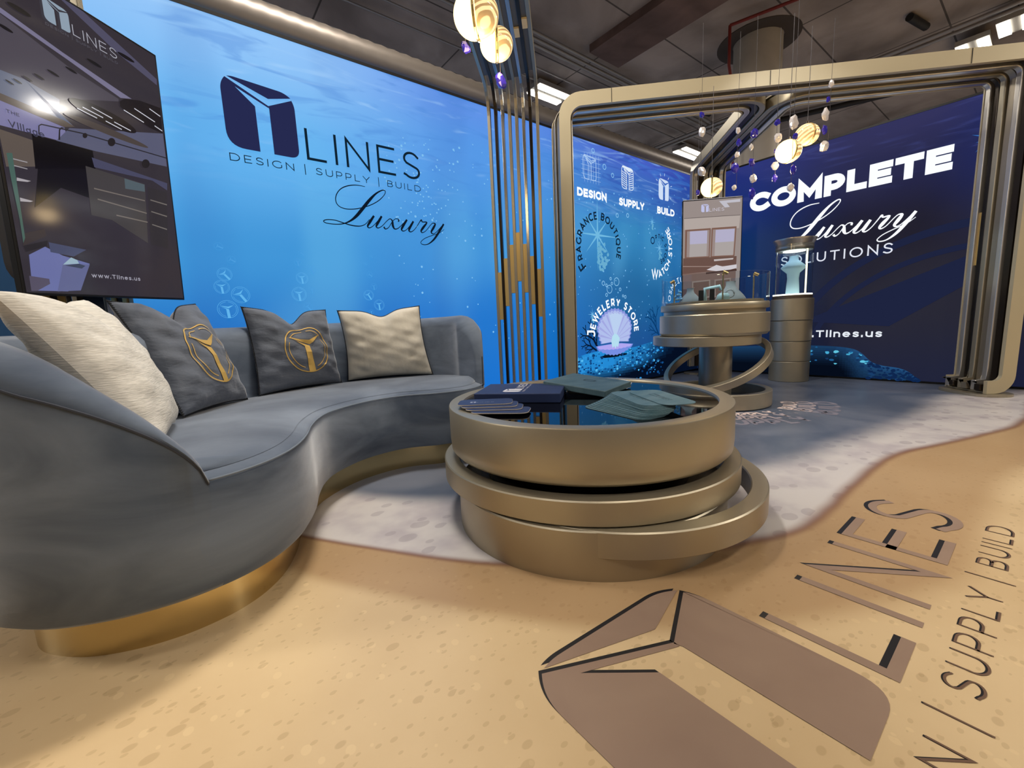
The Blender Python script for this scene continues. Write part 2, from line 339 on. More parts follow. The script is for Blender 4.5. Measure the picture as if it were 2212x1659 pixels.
DATA=json.loads(r'''{"tv1":{"o":[-0.4013,2.2583,0.9346],"d":[0.7105,0.7034,0.019],"u":[0.0276,-0.0552,0.9981],"n":[0.7031,-0.7087,-0.0586],"w":0.6279,"h":1.0834},"tv1poly":[[[75,70,80],[[0.0488,0.914],[0.2579,0.8451],[0.4311,0.8172],[0.4296,0.8069],[0.2414,0.7318],[0.2022,0.709],[0.0201,0.7211]]],[[116,112,138],[[0.0517,0.9332],[0.0491,0.9156],[0.255,0.871],[0.4405,0.8253],[0.4896,0.8436],[0.4361,0.8522],[0.238,0.8891]]],[[78,76,98],[[0.256,1.0785],[0.2881,1.099],[0.6248,0.9863],[0.6221,0.96],[0.457,0.9998]]],[[98,104,124],[[0.0211,0.7275],[0.1008,0.7305],[0.2027,0.7127],[0.195,0.6374],[0.2375,0.6353],[0.01,0.6532]]],[[84,74,68],[[0.01,0.6532],[0.2087,0.643],[0.2425,0.6348],[0.2052,0.619],[0.0064,0.629]]],[[118,116,156],[[0.0064,0.629],[0.2051,0.6179],[0.2106,0.5649],[-0.0059,0.5463]]],[[86,88,112],[[0.2222,0.6222],[0.6225,0.7557],[0.623,0.6115],[0.3061,0.5697],[0.1708,0.5591]]],[[92,82,76],[[0.0025,0.5343],[0.0944,0.5327],[0.0993,0.4465],[0.0057,0.417]]],[[22,19,22],[[0.1022,0.4977],[0.2785,0.5108],[0.2702,0.4081],[0.2563,0.3793],[0.1607,0.3918],[0.0681,0.3005],[0.0951,0.4313]]],[[18,15,18],[[0.096,0.553],[0.2947,0.5676],[0.2961,0.5006],[0.0889,0.4362]]],[[66,62,62],[[0.2593,0.4997],[0.4997,0.499],[0.4782,0.2409],[0.3314,0.3116],[0.2535,0.3145]]],[[50,46,50],[[0.511,0.4908],[0.6061,0.4928],[0.5764,0.2314],[0.4925,0.2372]]],[[80,92,98],[[0.4089,0.4971],[0.4973,0.4965],[0.495,0.4656],[0.4067,0.455]]],[[112,104,98],[[0.279,0.424],[0.4898,0.4282],[0.4891,0.4235],[0.2783,0.4191]]],[[112,104,98],[[0.2867,0.3852],[0.4906,0.3749],[0.49,0.3702],[0.286,0.3803]]],[[112,104,98],[[0.3531,0.3376],[0.4894,0.3361],[0.4887,0.3314],[0.3523,0.3324]]],[[110,104,100],[[0.5164,0.4386],[0.5983,0.4368],[0.5976,0.4314],[0.5157,0.4338]]],[[110,104,100],[[0.5135,0.3877],[0.5908,0.3827],[0.5901,0.3773],[0.5129,0.3829]]],[[110,104,100],[[0.5098,0.3304],[0.5825,0.3223],[0.5817,0.3169],[0.5091,0.3256]]],[[104,110,160],[[0.0252,0.1316],[0.0776,0.1667],[0.1301,0.1418],[0.2193,0.1221],[0.1285,0.0094],[0.0172,0.0072]]],[[96,100,140],[[0.1257,0.1119],[0.2188,0.1186],[0.172,0.0149],[0.0933,0.0077]]],[[58,50,50],[[0.0207,0.2036],[0.0856,0.2305],[0.0874,0.2059],[0.013,0.1603]]],[[40,36,40],[[0.013,0.1603],[0.0893,0.1905],[0.0836,0.1707],[0.0175,0.1397]]],[[70,74,100],[[0.0911,0.1845],[0.214,0.1747],[0.1659,0.143],[0.0916,0.1497]]],[[150,175,190],[[0.1252,0.1086],[0.1562,0.1385],[0.1763,0.1309],[0.1806,0.1179]]],[[60,66,86],[[0.1307,0.1059],[0.1806,0.1179],[0.2017,0.1116],[0.1874,0.0999]]],[[84,78,96],[[0.0144,0.0583],[0.0731,0.0519],[0.0733,0.0342],[0.0301,0.0063],[0.013,0.0055]]],[[70,96,88],[[0.0119,0.4622],[0.028,0.4678],[0.0222,0.1888],[0.0144,0.1695],[0.016,0.2473],[0.0122,0.3774]]],[[150,146,150],[[0.0279,0.4507],[0.0673,0.4521],[0.0668,0.4484],[0.0273,0.4471]]],[[150,146,150],[[0.0271,0.429],[0.0639,0.4291],[0.0635,0.426],[0.0265,0.4254]]],[[165,160,165],[[0.0284,0.3892],[0.0682,0.389],[0.0571,0.3829],[0.0268,0.3781]]],[[165,160,165],[[0.0272,0.3235],[0.0646,0.3208],[0.0548,0.3155],[0.0266,0.311]]],[[70,70,94],[[0.2859,0.5397],[0.6118,0.5343],[0.6072,0.5011],[0.5369,0.5248],[0.2906,0.5046]]],[[30,25,29],[[0.4885,0.7106],[0.4846,0.706],[0.4773,0.7018],[0.4667,0.6982],[0.4533,0.6951],[0.4374,0.6928],[0.4197,0.6911],[0.4006,0.6903],[0.3806,0.6902],[0.3605,0.6909],[0.3405,0.6923],[0.3213,0.6943],[0.3033,0.6969],[0.2867,0.7],[0.2721,0.7036],[0.2595,0.7074],[0.2493,0.7115],[0.2416,0.7158],[0.2365,0.7201],[0.234,0.7244],[0.2343,0.7286],[0.2373,0.7326],[0.2429,0.7363],[0.2512,0.7397],[0.2618,0.7427],[0.2747,0.7452],[0.2897,0.7471],[0.3065,0.7485],[0.3246,0.7492],[0.3439,0.7492],[0.3638,0.7484],[0.3839,0.747],[0.4036,0.7448],[0.4224,0.742],[0.4399,0.7386],[0.4553,0.7346],[0.4683,0.7301],[0.4785,0.7254],[0.4853,0.7205],[0.4887,0.7155]]],[[58,52,56],[[0.2312,0.6589],[0.2312,0.6589],[0.2306,0.6593],[0.2306,0.6593]]],[[72,64,62],[[0.5367,0.6644],[0.5333,0.6621],[0.5251,0.6599],[0.5125,0.6578],[0.496,0.6561],[0.4761,0.6546],[0.4536,0.6534],[0.4292,0.6527],[0.4037,0.6522],[0.3777,0.6521],[0.352,0.6524],[0.3271,0.653],[0.3037,0.6539],[0.2821,0.655],[0.2629,0.6564],[0.2462,0.658],[0.2324,0.6597],[0.2217,0.6615],[0.2141,0.6634],[0.2099,0.6654],[0.209,0.6674],[0.2115,0.6693],[0.2173,0.6712],[0.2263,0.673],[0.2385,0.6746],[0.2537,0.6761],[0.2715,0.6773],[0.2919,0.6784],[0.3143,0.6791],[0.3384,0.6796],[0.3636,0.6797],[0.3895,0.6795],[0.4153,0.6789],[0.4403,0.678],[0.4639,0.6768],[0.4853,0.6752],[0.5037,0.6734],[0.5185,0.6713],[0.5292,0.6691],[0.5354,0.6668]]],[[30,25,29],[[0.4885,0.7106],[0.4846,0.706],[0.4773,0.7018],[0.4667,0.6982],[0.4533,0.6951],[0.4374,0.6928],[0.4197,0.6911],[0.4006,0.6903],[0.3806,0.6902],[0.3605,0.6909],[0.3405,0.6923],[0.3213,0.6943],[0.3033,0.6969],[0.2867,0.7],[0.2721,0.7036],[0.2595,0.7074],[0.2493,0.7115],[0.2416,0.7158],[0.2365,0.7201],[0.234,0.7244],[0.2343,0.7286],[0.2373,0.7326],[0.2429,0.7363],[0.2512,0.7397],[0.2618,0.7427],[0.2747,0.7452],[0.2897,0.7471],[0.3065,0.7485],[0.3246,0.7492],[0.3439,0.7492],[0.3638,0.7484],[0.3839,0.747],[0.4036,0.7448],[0.4224,0.742],[0.4399,0.7386],[0.4553,0.7346],[0.4683,0.7301],[0.4785,0.7254],[0.4853,0.7205],[0.4887,0.7155]]],[[30,25,29],[[0.4318,0.8079],[0.4532,0.8272],[0.5217,0.852],[0.6227,0.8653],[0.6183,0.7541],[0.5541,0.7547],[0.4666,0.7721],[0.4311,0.7882]]],[[205,205,215],[[0.2584,0.7087],[0.3288,0.7024],[0.3283,0.6989],[0.2579,0.7054]]],[[205,205,215],[[0.2792,0.7214],[0.3531,0.7139],[0.3526,0.7103],[0.2787,0.7179]]],[[205,205,215],[[0.3135,0.7363],[0.39,0.7265],[0.3895,0.7229],[0.313,0.7328]]],[[205,205,215],[[0.3615,0.7053],[0.4245,0.6978],[0.4239,0.694],[0.361,0.7017]]],[[205,205,215],[[0.3964,0.7157],[0.464,0.708],[0.4635,0.7042],[0.3959,0.7121]]],[[205,205,215],[[0.4448,0.7825],[0.5304,0.7681],[0.5298,0.7641],[0.4443,0.7787]]],[[205,205,215],[[0.4936,0.8095],[0.5856,0.7926],[0.5851,0.7885],[0.493,0.8056]]],[[205,205,215],[[0.5659,0.8395],[0.6166,0.8287],[0.6161,0.8246],[0.5654,0.8356]]],[[205,205,215],[[0.5817,0.7749],[0.6181,0.767],[0.6175,0.7629],[0.5812,0.7709]]],[[24,21,25],[[0.1504,0.9523],[0.1473,0.9497],[0.1412,0.9477],[0.1329,0.9464],[0.1231,0.946],[0.1129,0.9464],[0.1033,0.9477],[0.0951,0.9497],[0.0892,0.9521],[0.086,0.9549],[0.0859,0.9576],[0.0888,0.9601],[0.0944,0.9621],[0.1023,0.9635],[0.1118,0.964],[0.122,0.9637],[0.1318,0.9625],[0.1404,0.9606],[0.1467,0.958],[0.1502,0.9552]]],[[24,21,25],[[0.3749,0.906],[0.3724,0.9042],[0.3674,0.9029],[0.3605,0.9021],[0.3523,0.902],[0.3438,0.9026],[0.3356,0.9037],[0.3287,0.9053],[0.3237,0.9073],[0.3209,0.9093],[0.3207,0.9114],[0.3231,0.9131],[0.3278,0.9145],[0.3345,0.9153],[0.3425,0.9154],[0.351,0.915],[0.3593,0.9139],[0.3665,0.9122],[0.3718,0.9103],[0.3747,0.9081]]],[[24,21,25],[[0.5206,1.0015],[0.5173,0.9992],[0.5108,0.9972],[0.5017,0.9958],[0.491,0.9951],[0.4797,0.9952],[0.4691,0.9961],[0.4601,0.9976],[0.4534,0.9996],[0.4498,1.0019],[0.4496,1.0043],[0.4526,1.0066],[0.4588,1.0085],[0.4675,1.0099],[0.4779,1.0106],[0.4891,1.0106],[0.4999,1.0099],[0.5094,1.0084],[0.5164,1.0064],[0.5203,1.004]]],[[24,21,25],[[0.2117,0.7919],[0.21,0.7907],[0.2065,0.7899],[0.2017,0.7896],[0.1961,0.79],[0.1902,0.7908],[0.1845,0.7921],[0.1797,0.7937],[0.1762,0.7955],[0.1743,0.7972],[0.1742,0.7988],[0.1759,0.8],[0.1792,0.8008],[0.1839,0.8011],[0.1894,0.8008],[0.1953,0.8],[0.2011,0.7987],[0.206,0.7971],[0.2096,0.7953],[0.2116,0.7936]]],[[24,21,25],[[0.2766,0.8348],[0.2748,0.8335],[0.2712,0.8326],[0.2662,0.8322],[0.2603,0.8324],[0.2541,0.8331],[0.2482,0.8342],[0.2432,0.8357],[0.2396,0.8373],[0.2376,0.839],[0.2375,0.8406],[0.2392,0.8419],[0.2427,0.8428],[0.2475,0.8432],[0.2533,0.843],[0.2595,0.8424],[0.2654,0.8413],[0.2706,0.8398],[0.2744,0.8381],[0.2765,0.8364]]],[[24,21,25],[[0.1612,0.757],[0.1597,0.756],[0.1568,0.7553],[0.1528,0.7552],[0.1481,0.7556],[0.1431,0.7564],[0.1384,0.7577],[0.1344,0.7591],[0.1315,0.7607],[0.1299,0.7623],[0.1298,0.7637],[0.1312,0.7647],[0.134,0.7653],[0.1379,0.7655],[0.1426,0.7651],[0.1475,0.7643],[0.1523,0.7631],[0.1564,0.7616],[0.1594,0.76],[0.1611,0.7584]]],[[24,21,25],[[0.1224,0.7327],[0.1211,0.7318],[0.1186,0.7313],[0.1151,0.7312],[0.111,0.7316],[0.1067,0.7325],[0.1026,0.7336],[0.0991,0.735],[0.0966,0.7365],[0.0952,0.7379],[0.0952,0.7391],[0.0964,0.74],[0.0988,0.7405],[0.1022,0.7406],[0.1063,0.7402],[0.1106,0.7394],[0.1147,0.7383],[0.1183,0.7369],[0.1209,0.7354],[0.1223,0.734]]],[[24,21,25],[[0.0897,0.7099],[0.0886,0.709],[0.0864,0.7086],[0.0833,0.7086],[0.0797,0.709],[0.0759,0.7098],[0.0723,0.7109],[0.0692,0.7122],[0.0669,0.7136],[0.0657,0.7149],[0.0657,0.716],[0.0668,0.7168],[0.0689,0.7173],[0.0719,0.7173],[0.0755,0.7169],[0.0793,0.7161],[0.083,0.715],[0.0861,0.7137],[0.0884,0.7123],[0.0897,0.711]]],[[24,21,25],[[0.0658,0.6953],[0.0647,0.6945],[0.0626,0.6941],[0.0596,0.6941],[0.0561,0.6946],[0.0524,0.6954],[0.0489,0.6965],[0.0459,0.6978],[0.0437,0.6992],[0.0425,0.7005],[0.0425,0.7016],[0.0435,0.7024],[0.0456,0.7028],[0.0486,0.7028],[0.052,0.7024],[0.0557,0.7015],[0.0592,0.7004],[0.0623,0.6991],[0.0645,0.6977],[0.0657,0.6964]]],[[24,21,25],[[0.0882,0.8664],[0.0862,0.8648],[0.0825,0.8637],[0.0773,0.8631],[0.0711,0.8632],[0.0647,0.8638],[0.0586,0.865],[0.0535,0.8666],[0.0497,0.8685],[0.0477,0.8704],[0.0476,0.8723],[0.0495,0.8738],[0.0531,0.8749],[0.0581,0.8755],[0.0641,0.8755],[0.0705,0.8749],[0.0767,0.8737],[0.082,0.8721],[0.0859,0.8702],[0.0881,0.8682]]],[[40,33,34],[[0.4892,0.668],[0.4892,0.668],[0.4891,0.6681],[0.4891,0.6681]]],[[40,38,44],[[0.1126,0.5577],[0.1173,0.5892],[0.1276,0.5993],[0.2594,0.6207],[0.6233,0.651],[0.6227,0.6464],[0.2588,0.6161],[0.1285,0.5954],[0.1208,0.589],[0.1161,0.5573]]],[[40,38,44],[[0.1747,0.564],[0.1817,0.6011],[0.1915,0.6136],[0.2047,0.6153],[0.1907,0.6081],[0.1856,0.5992],[0.1805,0.5644]]],[[34,30,34],[[0.3879,0.6332],[0.3852,0.6251],[0.3799,0.6176],[0.373,0.612],[0.366,0.6095],[0.3601,0.6105],[0.3566,0.6148],[0.3561,0.6216],[0.3587,0.6295],[0.3639,0.6369],[0.3707,0.6426],[0.3778,0.6452],[0.3837,0.6443],[0.3873,0.64]]],[[34,30,34],[[0.2798,0.6175],[0.2783,0.6128],[0.2752,0.6083],[0.2714,0.605],[0.2674,0.6035],[0.2641,0.6041],[0.2621,0.6067],[0.2618,0.6107],[0.2634,0.6155],[0.2663,0.6199],[0.2702,0.6232],[0.2742,0.6248],[0.2775,0.6242],[0.2795,0.6216]]],[[34,30,34],[[0.5318,0.5951],[0.5286,0.586],[0.5222,0.5774],[0.5138,0.5712],[0.5052,0.5685],[0.498,0.5698],[0.4936,0.5749],[0.4929,0.5826],[0.496,0.5915],[0.5022,0.6],[0.5105,0.6062],[0.5191,0.6091],[0.5265,0.6079],[0.531,0.6029]]],[[60,58,66],[[0.0698,0.9535],[0.0698,0.9535],[0.0699,0.9535]]]],"tv1logo":[[0.1902,1.0301],[0.1919,0.9565],[0.4442,0.9665],[0.2773,1.0021],[0.4404,0.9683],[0.2761,0.971]],"tv1www":[[0.2172,0.0733],[0.4148,0.0687],[0.2958,0.0869],[0.2936,0.0715]],"tv1vil":[[0.0288,0.5991],[0.065,0.6003],[0.0296,0.5777],[0.131,0.5813],[0.0375,0.6043]],"tv2":{"o":[4.68,2.7,0.9],"d":[0.7071,-0.7071,0.0],"u":[0.0,0.0,1.0],"n":[-0.7071,-0.7071,0.0],"w":0.63,"h":1.12},"tv2poly":[[[176,164,158],[[0.0093,0.9336],[0.614,0.9295],[0.6052,0.7913],[0.0143,0.8123]]],[[190,188,198],[[0.3841,1.0978],[0.6086,1.1035],[0.6095,1.0741],[0.4665,1.0719],[0.5004,1.0267],[0.4482,1.024]]],[[104,94,92],[[0.0092,0.9403],[0.6138,0.9361],[0.614,0.9295],[0.0093,0.9336]]],[[122,90,78],[[0.0244,0.8116],[0.3017,0.8125],[0.2953,0.4888],[0.0218,0.4955]]],[[150,134,130],[[0.0448,0.7934],[0.2888,0.7933],[0.2849,0.5031],[0.042,0.5079]]],[[176,172,198],[[0.0751,0.7913],[0.2656,0.7896],[0.2639,0.647],[0.0759,0.6491]]],[[168,160,158],[[0.0759,0.6491],[0.2639,0.647],[0.2614,0.508],[0.0726,0.506]]],[[122,90,78],[[0.3116,0.8131],[0.5784,0.8131],[0.5649,0.489],[0.3054,0.4882]]],[[150,134,130],[[0.3253,0.7941],[0.5659,0.7941],[0.5546,0.5032],[0.3184,0.5023]]],[[176,172,198],[[0.3553,0.7887],[0.5582,0.788],[0.5536,0.6514],[0.3518,0.6513]]],[[168,160,158],[[0.3518,0.6513],[0.5536,0.6514],[0.5481,0.5002],[0.3485,0.5045]]],[[104,78,70],[[0.0048,0.4965],[0.5881,0.4875],[0.5858,0.3416],[0.0002,0.3207]]],[[190,182,182],[[0.3427,0.4654],[0.5556,0.4692],[0.5494,0.4527],[0.3465,0.4447]]],[[120,96,88],[[-0.0032,0.3209],[0.586,0.3348],[0.5861,0.1494],[-0.0079,0.1467]]],[[150,128,120],[[-0.0009,0.4108],[0.5881,0.3755],[0.5883,0.3674],[-0.0008,0.4011]]],[[205,200,205],[[0.2645,0.3537],[0.3709,0.4022],[0.4383,0.3811],[0.5908,0.3958],[0.592,0.3549],[0.4331,0.3232],[0.3051,0.3444]]],[[70,48,42],[[0.2583,0.3265],[0.5923,0.3446],[0.593,0.3241],[0.2587,0.3058]]],[[92,66,58],[[-0.0079,0.1467],[0.5861,0.1494],[0.5876,-0.059],[-0.009,-0.0437]]],[[150,128,118],[[0.1039,0.2314],[0.3073,0.2408],[0.3116,0.0388],[0.1071,0.0283]]],[[150,128,118],[[0.3546,0.2382],[0.5353,0.2486],[0.5409,0.0479],[0.3592,0.0364]]],[[112,84,74],[[0.1178,0.2167],[0.2941,0.2264],[0.2977,0.0535],[0.1206,0.0416]]],[[112,84,74],[[0.3684,0.2236],[0.5224,0.2322],[0.5271,0.0625],[0.3724,0.0497]]]],"tv2logo":[[0.1937,1.0761],[0.2747,0.9908],[0.4394,0.9852],[0.278,0.9938]],"lux":[[[[0.3315,0.988],[0.2585,0.9877],[0.1904,0.9408],[0.141,0.863],[0.1088,0.7451],[0.1042,0.6304],[0.1287,0.5542],[0.1837,0.53],[0.2615,0.5634],[0.3535,0.649],[0.4287,0.7621],[0.4799,0.8883],[0.49,0.9644],[0.4652,0.9696],[0.4129,0.8883],[0.3573,0.75],[0.3014,0.5852],[0.2465,0.4276],[0.1944,0.3195],[0.1352,0.2505],[0.0699,0.2291],[0.0163,0.2379],[0.0024,0.268],[0.0276,0.2974],[0.082,0.3031],[0.1361,0.2739],[0.1914,0.244],[0.2392,0.2373],[0.2788,0.252],[0.3123,0.2987],[0.3437,0.3883]],[0.0026,0.0039,0.0045,0.0039,0.0039,0.0039,0.0039,0.0039,0.0039,0.0039,0.0039,0.0032,0.0039,0.0051,0.0077,0.0128,0.0141,0.0128,0.0077,0.0045,0.0039,0.0039,0.0039,0.0039,0.0039,0.0045,0.0051,0.0051,0.0039,0.0032,0.0026]],[[[0.382,0.4663],[0.3471,0.3461],[0.3248,0.2588],[0.3356,0.2278],[0.3643,0.2639],[0.4036,0.3611],[0.4441,0.4767]],[0.009,0.0116,0.0077,0.0045,0.0032,0.0032,0.0039]],[[[0.4441,0.4767],[0.4079,0.338],[0.393,0.2686],[0.4075,0.243],[0.4403,0.2878],[0.4773,0.3807]],[0.009,0.0116,0.0077,0.0045,0.0032,0.0032]],[[[0.4546,0.2766],[0.4668,0.2378],[0.4948,0.2767],[0.5253,0.3835],[0.5571,0.4566],[0.5851,0.4494],[0.5804,0.4081]],[0.009,0.0051,0.0032,0.0032,0.0032,0.0051,0.0077]],[[[0.4773,0.3807],[0.5093,0.4435],[0.5295,0.4094],[0.5306,0.3204],[0.5435,0.2588],[0.5725,0.2758],[0.6118,0.361],[0.6546,0.4683]],[0.0032,0.0039,0.0077,0.0116,0.0064,0.0039,0.0032,0.0039]],[[[0.6568,0.4689],[0.6162,0.3268],[0.6027,0.2579],[0.6196,0.2341],[0.6539,0.2854],[0.713,0.451]],[0.009,0.0116,0.0077,0.0045,0.0032,0.0039]],[[[0.713,0.451],[0.6764,0.3138],[0.6675,0.2529],[0.6862,0.2342],[0.7229,0.302],[0.7711,0.4588]],[0.009,0.0116,0.0077,0.0045,0.0032,0.0039]],[[[0.7526,0.3919],[0.7711,0.4588],[0.7863,0.4939],[0.7946,0.4598],[0.835,0.46],[0.798,0.3462],[0.7767,0.2734],[0.7875,0.242],[0.8197,0.2835],[0.8645,0.4047]],[0.0032,0.0039,0.0077,0.0051,0.0064,0.0116,0.0083,0.0045,0.0032,0.0032]],[[[0.8645,0.4047],[0.8904,0.4588],[0.9146,0.4492],[0.8948,0.3647],[0.8712,0.2744],[0.8883,0.2385],[0.9244,0.292],[0.9975,0.4706]],[0.0032,0.0039,0.0077,0.0116,0.0083,0.0045,0.0032,0.0051]],[[[0.9975,0.4706],[0.9441,0.2858],[0.8894,0.1189],[0.8314,0.0145],[0.7842,-0.0023],[0.7667,0.0415],[0.8025,0.1222],[0.8674,0.1941],[0.9434,0.2643],[0.999,0.3579]],[0.009,0.0116,0.009,0.0045,0.0039,0.0032,0.0032,0.0032,0.0026,0.0019]]]}''')
def luxury(mb,x0,y0,w,h,f,wk=1.65):
    for pts,ws in DATA['lux']:
        P=catmull([(a[0],a[1],b) for a,b in zip(pts,ws)],5)
        ribbon(mb,[(x0+w*p[0],y0+h*p[1]) for p in P],[max(p[2],.0015)*w*wk for p in P],f)
# ------------------------------------------------------------ materials
GOLD=mat('champagne_metal',(178,168,146),.40,.75,noise=((170,160,138),(3,3,3),3,.3,.7))
GOLDP=mat('champagne_paint',(188,176,146),.42,.3)
CHROME=mat('polished_taupe_metal',(170,160,146),.16,1)
STEEL=mat('pale_rib_metal',(190,188,184),.22,.9)
BLACKM=mat('dark_rib_metal',(62,54,46),.28,.8)
BLACK=mat('black_plastic',(14,14,15),.35)
BRASS=mat('brushed_brass',(204,182,132),.26,.95,bump=((60,60,1),.12,.002))
BRASS2=mat('gold_satin',(214,184,118),.4,.6)
VELVET=mat('blue_grey_velvet',(68,79,96),.8,0,spec=.25,sheen=.6,noise=((118,129,144),(2.4,2.4,6),8,.34,.7),bump=((9,9,22),.18,.008))
PIPING=mat('grey_piping',(112,122,134),.8)
WHITEF=mat('oatmeal_weave',(198,194,184),.95,0,spec=.1,noise=((226,221,210),(30,30,260),3,.3,.7),bump=((40,40,420),.5,.003))
BEIGEF=mat('beige_velvet',(184,178,164),.9,0,spec=.2,sheen=.4,noise=((204,198,184),9,6,.3,.7),bump=(18,.3,.01))
GREYF=mat('slate_cushion',(84,90,102),.9,0,spec=.2,sheen=.4,noise=((106,111,120),5,5,.35,.7),bump=((12,12,26),.6,.012))
THREAD=mat('black_stitching',(16,18,24),.8)
GLASSB=mat('black_glass',(5,5,7),.03,0,spec=.32)
GLASS=mat('clear_glass',(235,244,248),.0,0,trans=1,ior=1.3)
GLASSE=mat('glass_edge',(190,215,225),.1,0,emit=.25)  # faint emission added to the rim, standing in for light caught in glass
NAVY=mat('navy_card',(34,48,86),.55,noise=((40,56,96),9,3,.3,.7))
TEAL=mat('teal_card',(84,118,128),.5,noise=((104,132,140),(5,30,5),4,.3,.7))
TEALB=mat('teal_box',(70,98,108),.5,noise=((92,118,126),(4,20,4),4,.3,.7))
PAPER=mat('cream_paper',(214,204,190),.8)
WHITE=mat('white_plastic',(236,232,224),.4)
INK=mat('dark_ink',(28,34,44),.6)
INKW=mat('white_ink',(226,228,236),.6)
VELGREY=mat('grey_bust_cloth',(110,124,134),.85,sheen=.3)
# ------------------------------------------------------------ floor
def floor_mat():
    m=bpy.data.materials.new('printed_beach_floor');m.use_nodes=True;nt=m.node_tree;N=nt.nodes;L=nt.links;b=N['Principled BSDF']
    def nd(t,**k):
        n=N.new(t)
        for a,v in k.items(): setattr(n,a,v)
        return n
    def math_(op,a,b_=None,c=None,clamp=False):
        n=nd('ShaderNodeMath',operation=op);n.use_clamp=clamp
        for i,x in enumerate((a,b_,c)):
            if x is None: continue
            if isinstance(x,(int,float)): n.inputs[i].default_value=x
            else: L.new(x,n.inputs[i])
        return n.outputs[0]
    def mix(f,a,b_,mode='MIX'):
        n=nd('ShaderNodeMix',data_type='RGBA',blend_type=mode)
        if isinstance(f,(int,float)): n.inputs[0].default_value=f
        else: L.new(f,n.inputs[0])
        for i,x in ((6,a),(7,b_)):
            if isinstance(x,tuple): n.inputs[i].default_value=lin(x)
            else: L.new(x,n.inputs[i])
        return n.outputs[2]
    tc=nd('ShaderNodeTexCoord');sp=nd('ShaderNodeSeparateXYZ');L.new(tc.outputs['Object'],sp.inputs[0]);X,Y=sp.outputs[0],sp.outputs[1]
    def curve(pts,x0=-2,x1=8,y0=-2,y1=6):
        fc=nd('ShaderNodeFloatCurve');c=fc.mapping.curves[0];c.points[0].location=((pts[0][0]-x0)/(x1-x0),(pts[0][1]-y0)/(y1-y0));c.points[1].location=((pts[-1][0]-x0)/(x1-x0),(pts[-1][1]-y0)/(y1-y0))
        for p in pts[1:-1]: c.points.new((p[0]-x0)/(x1-x0),(p[1]-y0)/(y1-y0))
        fc.mapping.update()
        L.new(math_('DIVIDE',math_('SUBTRACT',X,x0),x1-x0),fc.inputs['Value'])
        return math_('ADD',math_('MULTIPLY',fc.outputs[0],y1-y0),y0)
    nz=nd('ShaderNodeTexNoise');nz.inputs['Scale'].default_value=2.2;nz.inputs['Detail'].default_value=2;L.new(tc.outputs['Object'],nz.inputs['Vector'])
    wob=math_('MULTIPLY',math_('SUBTRACT',nz.outputs['Fac'],.5),.12)
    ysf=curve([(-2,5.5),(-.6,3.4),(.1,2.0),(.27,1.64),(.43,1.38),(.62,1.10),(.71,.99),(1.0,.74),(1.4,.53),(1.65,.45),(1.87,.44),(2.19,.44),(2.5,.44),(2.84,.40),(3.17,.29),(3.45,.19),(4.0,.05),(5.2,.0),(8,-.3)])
    yfb=curve([(-2,5.8),(-.2,3.4),(.51,1.98),(.65,1.74),(.81,1.55),(1.2,1.2),(1.7,.95),(2.18,.78),(2.45,.71),(2.92,.63),(3.43,.53),(4.28,.48),(4.9,.45),(5.2,.2),(8,.1)])
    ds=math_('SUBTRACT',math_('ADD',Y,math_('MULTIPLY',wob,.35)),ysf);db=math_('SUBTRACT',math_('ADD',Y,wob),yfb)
    def sstep(v,a,b_):
        n=nd('ShaderNodeMapRange',interpolation_type='SMOOTHSTEP');L.new(v,n.inputs[0]);n.inputs[1].default_value=a;n.inputs[2].default_value=b_;return n.outputs[0]
    # sand with pebbles
    n1=nd('ShaderNodeTexNoise');n1.inputs['Scale'].default_value=1.4;n1.inputs['Detail'].default_value=5;L.new(tc.outputs['Object'],n1.inputs['Vector'])
    sand=mix(sstep(n1.outputs['Fac'],.3,.7),(202,174,132),(220,194,152))
    def spots(scale,stretch,thr,seed,sz):
        mp=nd('ShaderNodeMapping');mp.inputs['Scale'].default_value=stretch;mp.inputs['Location'].default_value=(seed,seed*.7,0);mp.inputs['Rotation'].default_value=(0,0,.6)
        L.new(tc.outputs['Object'],mp.inputs[0]);v=nd('ShaderNodeTexVoronoi');v.voronoi_dimensions='2D';v.inputs['Scale'].default_value=scale;L.new(mp.outputs[0],v.inputs['Vector'])
        sc=nd('ShaderNodeSeparateColor');L.new(v.outputs['Color'],sc.inputs[0])
        rad=math_('MULTIPLY',math_('GREATER_THAN',sc.outputs[0],thr),math_('MULTIPLY_ADD',sc.outputs[1],sz,.06))
        return math_('SUBTRACT',1,sstep(math_('SUBTRACT',v.outputs['Distance'],rad),-.03,.03)) , sc.outputs[2]
    s1,c1=spots(15,(1,1.5,1),.70,3.1,.18);s2,c2=spots(34,(1,1.6,1),.66,9.7,.22);s3,_=spots(22,(1.2,1,1),.76,5.3,.18)
    sand=mix(math_('MULTIPLY',s3,.35),sand,(232,206,160))
    sand=mix(math_('MULTIPLY',s1,.30),sand,(156,128,90));sand=mix(math_('MULTIPLY',s2,.26),sand,(158,130,90))
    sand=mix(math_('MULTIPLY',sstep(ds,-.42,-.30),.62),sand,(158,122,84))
    # foam
    n2=nd('ShaderNodeTexNoise');n2.inputs['Scale'].default_value=5;n2.inputs['Detail'].default_value=3;L.new(tc.outputs['Object'],n2.inputs['Vector'])
    foam=mix(sstep(n2.outputs['Fac'],.4,.7),(206,200,196),(184,176,178))
    f1,_=spots(9,(1,1.4,1),.55,1.7,.3)
    foam=mix(math_('MULTIPLY',f1,.4),foam,(150,140,146))
    # water
    n3=nd('ShaderNodeTexNoise');n3.inputs['Scale'].default_value=1.6;n3.inputs['Detail'].default_value=5;n3.inputs['Distortion'].default_value=1.2;L.new(tc.outputs['Object'],n3.inputs['Vector'])
